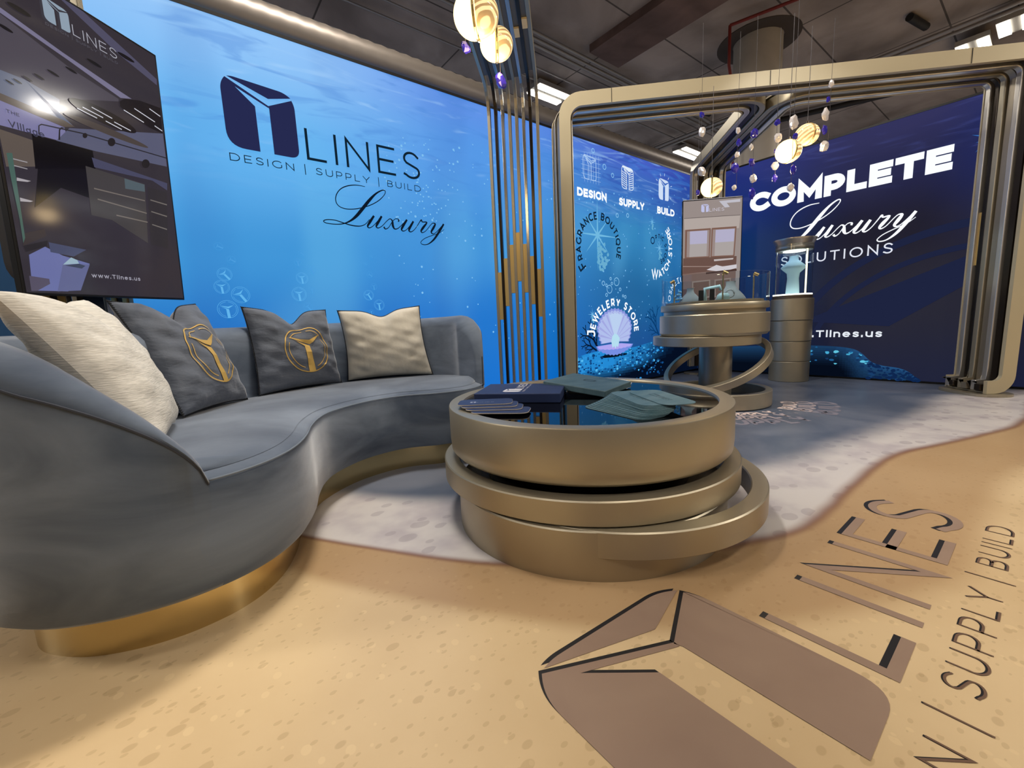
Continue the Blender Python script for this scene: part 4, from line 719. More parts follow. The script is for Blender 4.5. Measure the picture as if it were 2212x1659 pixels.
# corrugated duct behind the top of the left wall
duct=thing('spiral_duct',(0,3.5,2.84),'long grey spiral ventilation duct above the blue back wall','duct')
mb=MB();pts=[];prof=[]
n=240
for i in range(n+1):
    x=-3+12.5*i/n;pts.append((x,3.5,2.84))
rad=[.12+(.007 if i%2 else 0) for i in range(n+1)]
mb.tube(pts,rad,28);mb.build('duct_wall',mat('grey_duct_skin',(120,112,104),.42,.55),duct,True)
mb=MB();mb.tube([(-3,3.5,2.975),(9.5,3.5,2.975)],.012,8);mb.build('duct_rail',DKM,duct)
# ceiling fixtures
TUBE=emat((255,250,236),9)
def fixture(x,y,lab,rot=0,z=4.62,L_=.74):
    t=thing('ceiling_light',(x,y,z),lab,'ceiling light','twin strip ceiling lights')
    M=Matrix.Translation((x,y,z))@Matrix.Rotation(rot,4,'Z')
    MB().box((-L_/2,-.18,0),(L_/2,.18,.07),M).build('light_housing',mat('fixture_white',(150,145,138),.6),t)
    for s in (-.11,.11): MB().box((-L_/2+.02,s-.06,-.02),(L_/2-.02,s+.06,-.002),M).build('light_strip',TUBE,t)
    mb=MB();mb.tube([M@V((0,0,.07)),M@V((0,0,4.8-z))],.006,6);mb.build('hanging_rod',DKM,t)
    return t
fixture(5.53,5.70,'twin strip ceiling light seen left of the arch corner')
fixture(10.35,5.78,'twin strip ceiling light seen above the corner column',0,4.62,1.1)
fixture(10.15,1.10,'left twin ceiling light peeking over the right arch beam',0,4.60,.62)
fixture(9.7,.66,'right twin ceiling light peeking over the right arch beam',0,4.55,.5)
fixture(1.0,2.15,'twin strip ceiling light above the coffee table',0,4.62,1.2)
fixture(.4,-1.9,'twin strip ceiling light behind the camera, in line with the rug logo',0,4.62,1.2)
fixture(3.2,-2.2,'twin strip ceiling light behind the camera, on the right',0,4.62,1.2)
fixture(-2.2,.6,'twin strip ceiling light over the left edge of the booth',0,4.62,1.2)
# ------------------------------------------------------------ the big arch frame
s2=math.sqrt(.5);A_=V((-s2,s2,0));B_=V((s2,s2,0));Z_=V((0,0,1))
P3=lambda a,b,z:A_*a+B_*b+Z_*z
arch=thing('arch_frame',P3(-1.77,3.72,0),'large champagne metal arch frame with ribbed underside and T shaped beam','arch')
ZT=2.555;B0=3.712
def arcpts(c,u,v,r,a0,a1,n=8):
    return [c+u*r*math.cos(math.radians(a0+(a1-a0)*i/n))+v*r*math.sin(math.radians(a0+(a1-a0)*i/n)) for i in range(n+1)]
# front face: outline band
def band(inner,outer,b0,b1,name,mt):
    mb=MB();N=len(inner)
    vs=[P3(a,b0,z) for a,z in inner]+[P3(a,b0,z) for a,z in outer]+[P3(a,b1,z) for a,z in inner]+[P3(a,b1,z) for a,z in outer]
    fs=[]
    for i in range(N-1):
        fs+= [[i,i+1,N+i+1,N+i],[2*N+i,3*N+i,3*N+i+1,2*N+i+1],[N+i,N+i+1,3*N+i+1,3*N+i],[i,2*N+i,2*N+i+1,i+1]]
    fs+=[[0,N,3*N,2*N],[N-1,3*N-1,4*N-1,2*N-1]]
    mb.add(vs,fs);return mb.build(name,mt,arch)
def loop(al,ar,zt,r,rf,toe,n=10):
    """from left toe up, across, down to the right toe, in (a,z); al > ar because a grows leftwards"""
    P=[(al-toe,.02+rf*0)]
    P=[]
    return P
def path2(al,ar,zt,r,foot_r,toe,z0):
    P=[(al-toe,z0)]
    P+=[(al-foot_r-foot_r*math.cos(math.radians(t))*-1*0-foot_r*0,0) for t in ()]
    # lower left bend
    for i in range(9):
        t=math.radians(-90+90*i/8*1)   # from -90 (pointing down) to 0
        P.append((al-foot_r+foot_r*math.cos(t),z0+foot_r+foot_r*math.sin(t)))
    for i in range(9):
        t=math.radians(0+90*i/8);P.append((al-r+r*math.cos(t),zt-r+r*math.sin(t)))
    for i in range(9):
        t=math.radians(90+90*i/8);P.append((ar+r+r*math.cos(t),zt-r+r*math.sin(t)))
    for i in range(9):
        t=math.radians(180+90*i/8);P.append((ar+foot_r+foot_r*math.cos(t),z0+foot_r+foot_r*math.sin(t)))
    P.append((ar+toe,z0));return P
outer=path2(-.02,-3.515,ZT,.17,.14,.19,.022);inner=path2(-.112,-3.420,ZT-.105,.09,.05,.098,.125)
band(inner,outer,B0,B0+.03,'front_face',GOLDP)
# ribs : swept bars
def ribpath(side,off,e,ins,rf=.05):
    """side +1 left loop, -1 right loop; off depth behind the front; e lateral offset in the T beam; ins inset from the outer line"""
    AT=-1.78;ao=(-.04-ins) if side>0 else (-3.495+ins);b=B0+off;zt=ZT-.01-ins;r=.13;sg=side
    if side>0: ao+=.075*max(0,(off-.10)/.24)
    P=[];Wd=[];D=[]
    def push(p,w,d): P.append(p);Wd.append(w);D.append(d)
    toe=ao-sg*.16
    push(P3(toe,b,.03+ins*.5),B_,Z_)
    for i in range(7):
        t=math.radians(-90+90*i/6);push(P3(ao-sg*rf+sg*rf*math.cos(t),b,.03+ins*.5+rf+rf*math.sin(t)),B_,(A_*(-sg*math.cos(t))+Z_*(-math.sin(t))))
    for i in range(9):
        t=math.radians(90*i/8);push(P3(ao-sg*r+sg*r*math.cos(t),b,zt-r+r*math.sin(t)),B_,(A_*(-sg*math.cos(t))-Z_*math.sin(t)))
    # plan bend towards the corner
    R2=.12+(.36-off)*1.0;at=AT+sg*e
    for i in range(11):
        t=math.radians(90*i/10)
        # centre at (at+sg*R2 , b+R2)
        ca,cb=at+sg*R2,b+R2
        a_=ca-sg*R2*math.sin(t);b_=cb-R2*math.cos(t)
        w=(B_*math.cos(t)+A_*(sg*math.sin(t)));push(P3(a_,b_,zt),w,-Z_)
    bc=5.66;r3=.16
    for i in range(9):
        t=math.radians(90-90*i/8);push(P3(at,bc-r3+r3*math.cos(t),zt-r3+r3*math.sin(t)),A_*sg,(-B_*math.cos(t)-Z_*math.sin(t)))
    push(P3(at,bc,.10),A_*sg,-B_)
    return P,Wd,D
SILV=mat('satin_silver_rib',(206,200,190),.3,.8);TAUP=mat('satin_taupe_rib',(168,156,136),.32,.8)
offs=[.062,.120,.178,.236,.294,.352]
def crosspath(off,ins):
    b=B0+off;l=ribpath(1,off,.09,ins);r=ribpath(-1,off,.09,ins)
    n=17
    P=l[0][:n]+r[0][:n][::-1];W_=l[1][:n]+r[1][:n][::-1];D=l[2][:n]+r[2][:n][::-1]
    return P,W_,D
def rib(P,Wd,D,w,d,mt):
    mb=MB();mb.bar(P,Wd,D,w,d);o=mb.build('rib',mt,arch)
    for p in o.data.polygons: p.use_smooth=True
    b=o.modifiers.new('bevel','BEVEL');b.width=.013;b.segments=3;b.limit_method='ANGLE';b.angle_limit=.8;b.harden_normals=True
    return o
for k in range(3):
    P,Wd,D=crosspath(offs[k],.030 if k!=1 else .012);rib(P,Wd,D,.046,.05 if k!=1 else .085,(BLACKM,SILV,TAUP)[k])
for side in (1,-1):
    for k in (3,4,5):
        P,Wd,D=ribpath(side,offs[k],(k-2.5)*.058,.012 if k!=4 else .032);rib(P,Wd,D,.046,.085 if k!=4 else .05,(GOLD,BLACKM,SILV)[k-3])
def web(A,B,name):
    N=len(A);mb=MB();mb.add([V(p) for p in A]+[V(p) for p in B],[[i,i+1,N+i+1,N+i] for i in range(N-1)])
    o=mb.build(name,GOLD,arch);q=o.modifiers.new('s','SOLIDIFY');q.thickness=.010;q.offset=0;return o
web(crosspath(.03,-.002)[0],crosspath(.205,-.002)[0],'outer_skin')
for side in (1,-1): web(ribpath(side,.205,.0,-.002)[0],ribpath(side,.37,.178,-.002)[0],'outer_skin')
# side faces of the T beam (wide pale strips) and rear faces of the front beam
def sideface(side):
    mb=MB();P,Wd,D=ribpath(side,.378,.183,0)
    vs=[];n=len(P)
    mb.bar(P,Wd,D,.012,.10);return mb.build('side_face',GOLDP,arch)
sideface(1);sideface(-1)
for off,w_,mt in ((.345,.055,GOLDP),(.255,.10,SILV),(.125,.14,BLACKM)):
    P,Wd,D=ribpath(1,off,.09,-.004);mb=MB();mb.bar(P[8:17],Wd[8:17],D[8:17],w_,-.006);mb.bar([P[1+6],P[8]],[Wd[7],Wd[8]],[D[7],D[8]],w_,-.006);mb.build('outer_strip',mt,arch)
# joint lines on the front face, foot plates
for a in (-.44,-1.62,-2.98): MB().box((0,0,0),(.004,.002,.10),Matrix.Translation(P3(a,B0-.001,ZT-.103))@Matrix(((-s2,-s2,0,0),(s2,-s2,0,0),(0,0,1,0),(0,0,0,1)))).build('joint_line',BLACK,arch)
def plate(pts,z0,z1,name,mt,parent):
    n=len(pts);mb=MB();mb.add([P3(a,b,z0) for a,b in pts]+[P3(a,b,z1) for a,b in pts],[list(range(n))[::-1],list(range(n,2*n))]+[[i,(i+1)%n,n+(i+1)%n,n+i] for i in range(n)]);return mb.build(name,mt,parent)
def ovalplate(sg,a0,name):
    pts=[]
    for t in range(0,360,12):
        x=math.cos(math.radians(t));y=math.sin(math.radians(t));pts.append((a0+.15*abs(x)**.7*(1 if x>0 else -1),B0+.19+.24*abs(y)**.7*(1 if y>0 else -1)))
    plate(pts,.001,.02,name,GOLD,arch)
ovalplate(1,-.12,'foot_plate');ovalplate(-1,-3.40,'foot_plate')
plate([(-1.78+.24*math.cos(t/20*2*PI),5.62+.13*math.sin(t/20*2*PI)) for t in range(20)],.001,.02,'foot_plate',GOLD,arch)
MB().box((0,0,0),(.012,.03,.42),Matrix.Translation(P3(-3.43,B0+.30,1.05))@Matrix(((-s2,s2,0,0),(s2,s2,0,0),(0,0,1,0),(0,0,0,1)))).build('gold_infill',BRASS2,arch)
# ------------------------------------------------------------ slatted columns
def slat_column(name,c,u,v,label,over,top_len,parent_label=None):
    """c centre of the front line, u unit vector along the row (left to right in view), v direction away from the viewer"""
    t=thing(name,c,label,'column')
    w=.365;n=8;cols=[GOLD,BLACKM,STEEL,GOLD,GOLD,STEEL,BLACKM,GOLD];zb=2.46
    C=V(c);u=V(u);v=V(v)
    xs=[-w/2+w*i/(n-1) for i in range(n)]
    for i,x in enumerate(xs):
        P=[C+u*x+Z_*.02];Wd=[u];D=[v]
        r=.16
        for k in range(9):
            a=math.radians(90*k/8);P.append(C+u*x-v*(r-r*math.cos(a))+Z_*(zb-r+r*math.sin(a)));Wd.append(u);D.append((v*math.cos(a)+Z_*math.sin(a)))
        P.append(C+u*x-v*(top_len)+Z_*zb);Wd.append(u);D.append(Z_)
        mb=MB();mb.bar(P,Wd,D,.022,.055);mb.build('slat',cols[i],t,bevel=.002)
    mid=[.78,.885,.985,1.075,.985,.89,.79]
    M0=Matrix(((u.x,v.x,0,C.x),(u.y,v.y,0,C.y),(0,0,1,0),(0,0,0,1)))
    for i in range(n-1):
        a,b=xs[i]+.011,xs[i+1]-.011
        MB().box((a,.006,mid[i]-.0),(b,.05,mid[i]+.37),M0).build('gold_infill',BRASS2,t)
        # upper infill ending under the beam, with a cream end cap
        yy=-(.30+.09*abs(i-3)) if over else -.5
        MB().box((a,-top_len,zb+.006),(b,-.12-.05*abs(i-3)*.6,zb+.05),M0).build('beam_infill',mat('grey_infill',(96,96,94),.6,.2),t)
        MB().box((a,-.52-.07*abs(3-i),zb-.006),(b,-.44-.07*abs(3-i),zb+.004),M0).build('end_cap',mat('cream_cap',(226,204,156),.6),t)
    MB().box((-w/2-.03,-.04,.001),(w/2+.03,.10,.02),M0).build('foot_plate',GOLD,t)
    return t
slat_column('slat_column',P3(.325,3.394,0),-A_,B_,'tall slatted metal column with gold chevron blocks beside the sofa',True,2.6)
slat_column('slat_column',(-.283,2.617,0),(s2,s2,0),(-s2,s2,0),'slatted metal column standing behind the large tilted screen',False,.30)
# ------------------------------------------------------------ screens
def screen(d,label,polys,name='wall_screen',pole=True,bg=(52,47,54),sheen=.04,gray=1,k=1.0):
    o,dd,u,n=V(d['o']),V(d['d']),V(d['u']),V(d['n']);w,h=d['w'],d['h']
    base=V((o+dd*w/2)-n*.1);t=thing(name,(base.x,base.y,0),label,'screen')
    M=Matrix(((dd.x,u.x,n.x,o.x),(dd.y,u.y,n.y,o.y),(dd.z,u.z,n.z,o.z),(0,0,0,1)))
    bz=.009
    MB().box((-bz,-bz,-.03),(w+bz,h+bz,-.001),M).build('bezel',BLACK,t,bevel=.003)
    # rear housing with rounded corners
    mb=MB();pr=rounded(w,h,.09);nn=len(pr)
    vs=[M@V((x,y,-.03)) for x,y in pr]+[M@V((w/2+(x-w/2)*.97,h/2+(y-h/2)*.97,-.085)) for x,y in pr]+[M@V((w/2+(x-w/2)*.8,h/2+(y-h/2)*.88,-.10)) for x,y in pr]
    mb.add(vs,[[i,(i+1)%nn,nn+(i+1)%nn,nn+i] for i in range(nn)]+[[nn+i,nn+(i+1)%nn,2*nn+(i+1)%nn,2*nn+i] for i in range(nn)]+[list(range(2*nn,3*nn))]);mb.build('rear_housing',mat('brown_black_housing',(34,30,28),.5),t,True,.6)
    em=lambda c:mat('screen_%d_%d_%d'%tuple(int(x) for x in c),(6,6,8),.10,0,spec=.45) 
    def sm(c):
        nm='screen_px_%d_%d_%d'%tuple(int(x) for x in c)
        if nm in MATS: return MATS[nm]
        m_=mat(nm,(4,4,5),.09,0,spec=.5);b=m_.node_tree.nodes['Principled BSDF'];b.inputs['Emission Color'].default_value=lin(c);b.inputs['Emission Strength'].default_value=k;return m_
    sc=MB().poly([M@V(p) for p in ((0,0,0),(w,0,0),(w,h,0),(0,h,0))]).build('display_panel',sm(bg),t)
    z=.0004
    for c,P in polys:
        Q=clip(P,w,h)
        if len(Q)<3: continue
        ar=sum(Q[i-1][0]*Q[i][1]-Q[i][0]*Q[i-1][1] for i in range(len(Q)))/2
        if abs(ar)<1e-6: continue
        if ar<0: Q=Q[::-1]
        MB().poly([M@V((x,y,z)) for x,y in Q]).build('screen_picture',sm(c),sc);z+=.00008
    f=lambda x,y:M@V((x,y,z+.0003))
    return t,sc,M,f,sm
d1=DATA['tv1'];t1,sc1,M1,f1,sm1=screen(d1,'large dark portrait screen showing a shop interior, leaning over the sofa',DATA['tv1poly'])
L1=DATA['tv1logo']
def screen_logo(f,sc,sm,x0,y0,mw,mh,x1,lh,colm,coll,tag_h):
    mb=MB();mark(mb,x0,y0,mw,mh,f);mb.build('screen_mark',sm(colm),sc)
    mb=MB();text(mb,'LINES',x0+mw*1.09,x1,y0+mh*.02,lh,.085,f,sp=.25);mb.build('screen_lettering',sm(coll),sc)
    mb=MB();text(mb,'DESIGN | SUPPLY | BUILD',x0,x1,y0-tag_h*1.9,tag_h,.12,f,sp=.3);mb.build('screen_tagline',sm((92,92,104)),sc)
screen_logo(f1,sc1,sm1,.192,.970,.082,.078,.4435,.036,(140,156,172),(168,168,180),.0085)
mb=MB();text(mb,'www.Tlines.us',.2172,.4150,.0693,.0165,.15,f1,sp=.28);mb.build('screen_lettering',sm1((170,168,182)),sc1)
v=DATA['tv1vil']
mb=MB();text(mb,'THE',v[0][0],v[1][0],v[0][1]-.004,.011,.18,f1,sp=.2);text(mb,'Village',v[2][0],v[3][0],v[2][1]-.026,.022,.16,f1,sp=.2);mb.build('screen_lettering',sm1((58,58,78)),sc1)
n1=V(d1['n']);bx=V(d1['o'])+V(d1['d'])*.314-n1*.16
mb=MB();mb.box((-.04,-.015,.25),(.04,.015,1.75),Matrix.Translation((bx.x+n1.x*.02,bx.y+n1.y*.02,0))@Matrix.Rotation(math.radians(45),4,'Z'));
mb.box((-.20,-.02,1.2),(.20,.0,1.26),Matrix.Translation((bx.x+n1.x*.045,bx.y+n1.y*.045,0))@Matrix.Rotation(math.radians(45),4,'Z'));mb.build('mounting_post',BLACK,t1)
d2=DATA['tv2'];t2,sc2,M2,f2,sm2=screen(d2,'portrait screen with a brown window display picture in the corner',DATA['tv2poly'],bg=(150,138,134))
L2=DATA['tv2logo'];screen_logo(f2,sc2,sm2,L2[0][0],L2[1][1],L2[1][0]-L2[0][0],L2[0][1]-L2[1][1],L2[2][0],.034,(188,190,226),(214,212,230),.006)
MB().box((.0,h2:=d2['h']+.009,-.03),(.63,d2['h']+.017,-.002),M2).build('top_strip',mat('pale_strip',(200,202,214),.4),t2)
mb=MB();mb.box((.27,-.86,-.14),(.36,.7,-.10),M2);mb.box((.2,.2,-.11),(.43,.5,-.098),M2);mb.build('mounting_post',BLACK,t2)
# white notice cards on the corner column, behind the display case
q=P3(-1.66,5.50,0)
for i,(z0,z1,lab) in enumerate(((.395,.50,'upper'),(.18,.285,'lower'))):
    c=P3(-1.70,5.30,0);M=Matrix.Translation((c.x,c.y,0))@Matrix(((s2,s2,0,0),(-s2,s2,0,0),(0,0,1,0),(0,0,0,1)))
    o=MB().box((-.055,-.003,z0),(.075,0,z1),M).build('notice_card',WHITE);tag(o,'%s white notice card behind the round display case column'%lab,'sign','white notice cards')
    MB().box((-.055,0,z0-.03),(.075,.003,z1+.03),M).build('card_backing',BLACK,o)
    if i==1:
        MB().box((-.02,-.004,z0-.022),(.04,-.0031,z0-.012),M).build('caption_stroke',WHITE,o)
c=P3(-1.70,5.32,0);M=Matrix.Translation((c.x,c.y,0))@Matrix(((s2,s2,0,0),(-s2,s2,0,0),(0,0,1,0),(0,0,0,1)))
o=thing('sign_stand',(c.x,c.y,0),'chrome foot of the notice card stand behind the display case','stand')
MB().box((-.005,.004,.02),(.015,.02,.6),M).build('post',CHROME,o);MB().box((-.07,.004,.02),(-.055,.02,.14),M).box((.0,.004,.02),(.02,.02,.14),M).box((-.07,-.03,0),(.03,.05,.02),M).build('base',CHROME,o)
# ------------------------------------------------------------ sofa
FRONT=[(.014,1.236),(.095,1.264),(.172,1.318),(.243,1.405),(.303,1.53),(.35,1.67),(.408,1.80),(.484,1.907),(.619,2.0),(.75,2.037),(.88,2.030),(1.02,1.96),(1.16,1.93),(1.27,1.955),(1.365,2.03)]
BACK=[(1.43,2.15),(1.455,2.30),(1.42,2.48),(1.32,2.63),(1.15,2.74),(.9,2.80),(.6,2.765),(.3,2.665),(.05,2.49),(-.13,2.27),(-.28,2.03),(-.40,1.80),(-.455,1.60),(-.43,1.45),(-.33,1.325),(-.21,1.255),(-.09,1.228)]
OUT=catmull(FRONT+BACK,8,True);OUT=[V((x,y)) for x,y in OUT]
def inset(P,d):
    N=len(P);Q=[]
    for i in range(N):
        t=(P[(i+1)%N]-P[i-1]).normalized();Q.append(P[i]+V((-t.y,t.x))*d)
    return Q
area_=sum(OUT[i-1].x*OUT[i].y-OUT[i].x*OUT[i-1].y for i in range(len(OUT)))/2
SG=1 if area_>0 else -1
def ins(d): return inset(OUT,d*SG)
sofa=thing('curved_sofa',(.5,2.1,0),'curved blue-grey velvet sofa with wraparound back and brass plinth','sofa')
def loft(rings,caps=(True,True),closed=True):
    mb=MB();n=len(rings[0]);vs=[v for r in rings for v in r];fs=[]
    for k in range(len(rings)-1):
        for i in range(n if closed else n-1):
            j=(i+1)%n;fs.append([k*n+i,k*n+j,(k+1)*n+j,(k+1)*n+i])
    mb.add(vs,fs)
    return mb
def ring(d,z): return [(p.x,p.y,z) for p in ins(d)]
rings=[ring(.06,.121),ring(.012,.123),ring(.0,.14),ring(-.004,.25),ring(.0,.375),ring(.006,.398),ring(.02,.408),ring(.05,.418)]
mb=loft(rings)
N=len(OUT);nF=len(FRONT)*8-8
base=len(rings)-1
mb.f.append([i for i in range(N)][::-1])
IN=ins(.046);Fp=[IN[i] for i in range(0,nF+1)];Bp=[IN[i%N] for i in range(nF,N+1)][::-1]
def samp(P,t):
    L_=[0]
    for a,b in zip(P[:-1],P[1:]): L_.append(L_[-1]+(b-a).length)
    x=t*L_[-1]
    for i in range(len(P)-1):
        if L_[i+1]>=x-1e-9: return P[i]+(P[i+1]-P[i])*((x-L_[i])/max(L_[i+1]-L_[i],1e-9))
    return P[-1]
K1,K2=120,14;vs=[];fs=[]
for i in range(K1+1):
    p,q=samp(Fp,i/K1),samp(Bp,i/K1)
    for j in range(K2+1):
        u=j/K2;w_=p+(q-p)*u;vs.append((w_.x,w_.y,.418+.03*(math.sin(PI*u)**.6)*min(1,(q-p).length/.3)))
for i in range(K1):
    for j in range(K2): fs.append([i*(K2+1)+j,(i+1)*(K2+1)+j,(i+1)*(K2+1)+j+1,i*(K2+1)+j+1])
mb.add(vs,fs)
seat=mb.build('seat',VELVET,sofa,True,.9)
mb=MB();mb.tube([(p.x,p.y,.404) for p in ins(.004)[:len(FRONT)*8-6]],.003,8);mb.build('piping',PIPING,sofa,True)
mb=loft([ring(.075,.0),ring(.075,.118)]);mb.f.append([N+i for i in range(N)]);mb.build('plinth',BRASS,sofa,True,.6)
mb=loft([ring(.08,.118),ring(.08,.13)]);mb.build('shadow_gap',BLACK,sofa)
# backrest around the back and both ends
idx=list(range(len(FRONT)*8-8,N))+[0]
pts=[OUT[i] for i in idx];inn=[ins(1)[i]-OUT[i] for i in idx]
# arc length
Ls=[0]
for a,b in zip(pts[:-1],pts[1:]): Ls.append(Ls[-1]+(b-a).length)
TOT=Ls[-1];rings=[]
for p,dn,l in zip(pts,inn,Ls):
    dn=dn.normalized()
    a,b=l,TOT-l
    far=min(1,a/.30);near=min(1,b/.46)
    hf=(1-(1-far)**2.4)**(1/2.4);hn=(1-(1-near)**1.5)**(1/1.5)
    top=.815-.05*min(1,l/TOT)
    h=.41+(top-.41)*hf*hn
    th=.03+.095*min(1,a/.16)*min(1,b/.30)
    r_=min(th/2,.06,(h-.36))
    oo=.012*min(1,a/.12)*min(1,b/.12)+.001;cs=[(.06,.121),(.012,.123),(-oo*.5,.14),(-oo,.3),(-oo,h-r_)]
    for k in range(1,8):
        t=math.radians(180-180*k/8);cs.append((th/2-.006+(th/2+.006)*math.cos(t),h-r_+r_*math.sin(t)))
    cs+=[(th,h-r_),(th,.36)]
    rings.append([(p.x+dn.x*c,p.y+dn.y*c,z) for c,z in cs])
mb=loft(rings,closed=False);m_=len(rings[0]);mb.f.append(list(range(m_)));mb.f.append([(len(rings)-1)*m_+i for i in range(m_)][::-1])
mb.build('backrest',VELVET,sofa,True,1.0)
# seam piping on the backrest outer top edge
sm=[]
mb=MB();mb.tube([r[4] for r in rings],.0035,6);mb.build('back_seam',mat('dark_seam',(58,62,72),.9),sofa)
# ------------------------------------------------------------ cushions
def cushion(name,BL,BR,TL,TR,T,mt,label,chop=.06,emblem=False,edge=True,side=1,seed=1,wr=.004,jx=0):
    BL,BR,TL,TR=map(V,(BL,BR,TL,TR));rn=random.Random(seed)
    nrm=((BR-BL).cross(TL-BL)).normalized()*side
    c=(BL+BR+TL+TR)/4;t=thing(name,(c.x,c.y,min(BL.z,BR.z)),label,'cushion')
    ph=[rn.uniform(0,6) for _ in range(6)]
    def sf(s,q,sd):
        # pinched square
        s2_=s*(1-.075*(1-q*q));q2=q*(1-.06*(1-s*s))
        a,b=(s2_+1)/2,(q2+1)/2
        p=(BL*(1-a)+BR*a)*(1-b)+(TL*(1-a)+TR*a)*b
        up=((TL+TR)-(BL+BR)).normalized()
        ch=chop*math.exp(-((s-jx)/.30)**2)*max(0,(q+.2)/1.2)**2.2 if chop else 0
        p=p-up*ch
        e=max(0,(1-s*s))*max(0,(1-q*q));th=T*(e**.42)
        th*=1-.30*math.exp(-((s-jx)/.16)**2)*max(0,(q+.1)/1.1)**1.5*(1 if chop else 0)
        w=wr*(math.sin(9*s+4*q+ph[0])+math.sin(13*q-5*s+ph[1])+.7*math.sin(21*q+9*s+ph[2]))*(e**.3)*(1.6 if abs(s)>.5 else .7)
        return p+nrm*sd*(th+w*sd)
    n=44;mb=MB()
    for sd in (1,-1):
        vs=[sf(-1+2*i/n,-1+2*j/n,sd) for j in range(n+1) for i in range(n+1)]
        fs=[[j*(n+1)+i,j*(n+1)+i+1,(j+1)*(n+1)+i+1,(j+1)*(n+1)+i] for j in range(n) for i in range(n)]
        if sd*side<0: fs=[f[::-1] for f in fs]
        mb.add(vs,fs)
    mb.build('cushion_cover',mt,t,True)
    if edge:
        mb=MB();K=58
        seg=[(-1,-1,1,-1),(1,-1,1,1),(1,1,-1,1),(-1,1,-1,-1)]
        loop_=[]
        for a,b,c_,d_ in seg:
            for i in range(K): loop_.append(sf(a+(c_-a)*i/K,b+(d_-b)*i/K,1))
        mb.tube(loop_,.0022,6,True)
        cc=(BL+BR+TL+TR)/4
        for i in range(0,len(loop_),1):
            p=loop_[i];o_=(p-cc).normalized();tn=(loop_[(i+1)%len(loop_)]-p).normalized()
            mb.tube([p-o_*.006+nrm*.004,p+o_*.004,p-o_*.006-nrm*.004],.0019,5)
        mb.build('blanket_stitch_edge',THREAD,t)
    if emblem:
        def f(u,v): 
            return sf(u,v,1)+nrm*.0035
        mb=MB();g=lambda x,y:f(.10+x*.56,-.06+y*.62)
        def fine(P):
            # subdivide polygon edges into a small strip mesh
            return [g(*p) for p in P]
        def quad(a,b,c_,d_,m=10):
            vs=[];
            for i in range(m+1):
                for j in range(5):
                    x0=a[0]+(b[0]-a[0])*i/m;y0=a[1]+(b[1]-a[1])*i/m;x1=d_[0]+(c_[0]-d_[0])*i/m;y1=d_[1]+(c_[1]-d_[1])*i/m
                    vs.append(g(x0+(x1-x0)*j/4,y0+(y1-y0)*j/4))
            mb.add(vs,[[i*5+j,(i+1)*5+j,(i+1)*5+j+1,i*5+j+1] for i in range(m) for j in range(4)])
        quad((-.74,.50),(.12,.36),(.12,.16),(-.74,.48));quad((.12,.36),(.72,.58),(.30,.26),(.12,.16))
        quad((-.5,.36),(.10,.10),(.10,.0),(-.12,.10));quad((-.12,.12),(.10,.10),(.22,-1.0),(-.10,-1.0))
        ribbon(mb,arc(0,0,1,1,80,440,72)[:-1],.042,g,True)
        for a0,a1 in ((-68,26),(36,84),(96,148),(162,252)): ribbon(mb,arc(0,0,.84,.84,a0,a1,20),.03,g)
        mb.build('gold_emblem',mat('gold_print',(206,170,92),.5,.2),t)
    return t
cushion('cushion',(-.08,1.46,.45),(-.045,1.93,.45),(-.315,1.45,.875),(-.222,1.93,.885),.088,WHITEF,'oatmeal woven cushion leaning in the near end of the sofa',.04,False,False,1,3,.002)
cushion('cushion',(-.02,2.03,.45),(.225,2.36,.445),(-.185,2.13,.895),(.08,2.44,.90),.085,GREYF,'slate cushion with gold emblem beside the oatmeal cushion',.085,True,True,1,5,.003)
cushion('cushion',(.285,2.44,.445),(.735,2.60,.445),(.268,2.53,.89),(.685,2.60,.872),.085,GREYF,'slate cushion with gold emblem in the middle of the sofa',.075,True,True,1,6,.003)
cushion('cushion',(.785,2.64,.445),(1.262,2.445,.445),(.758,2.62,.868),(1.232,2.51,.884),.08,BEIGEF,'plain beige cushion at the far right of the sofa',.04,False,True,1,8,.002)
# ------------------------------------------------------------ coffee table
tb=thing('coffee_table',(1.25,1.15,0),'round champagne metal coffee table of stacked offset rings with black glass top','table')
TC=(1.288,1.172,0)
mb=MB();mb.lathe([(.50,.431),(.503,.4395),(.507,.44),(.549,.44),(.553,.4385),(.555,.434),(.555,.31),(.552,.275),(.540,.262),(.52,.258),(.0,.258)],TC,160);mb.build('top_drum',GOLD,tb,True,.7)
mb=MB();mb.lathe([(0,.432),(.503,.432)],TC,128);mb.build('glass_top',GLASSB,tb)
def ringprof(ro,ri,z0,z1,b=.004): return [(ro,z0+b),(ro,z1-b),(ro-b,z1),(ri+b,z1),(ri,z1-b),(ri,z0+b),(ri+b,z0),(ro-b,z0)]
mb=MB();mb.lathe(ringprof(.580,.522,.157,.236),(1.282,1.170,0),160,True);mb.build('upper_ring',GOLD,tb,True,.5)
mb=MB();mb.lathe(ringprof(.570,.515,.070,.155),(1.322,1.083,0),160,True);mb.build('lower_ring',GOLD,tb,True,.5)
mb=MB();mb.lathe([(0,0),(.507,0),(.507,.150),(.503,.154),(.0,.154)],(1.219,1.106,0),160);mb.build('base_drum',GOLD,tb,True,.7)
mb=MB();mb.lathe([(.40,.154),(.40,.26)],(1.26,1.15,0),64);mb.build('core',BLACKM,tb,True)
# ------------------------------------------------------------ things on the table
def slab(mb,pts,z0,z1):
    n=len(pts);mb.add([(x,y,z0) for x,y in pts]+[(x,y,z1) for x,y in pts],[list(range(n))[::-1],list(range(n,2*n))]+[[i,(i+1)%n,n+(i+1)%n,n+i] for i in range(n)])
def frame2(o,x,y):
    o=V(o);x=V(x)-o;y=V(y)-o;return lambda u,v:o+x*u+y*v
ZG=.4325
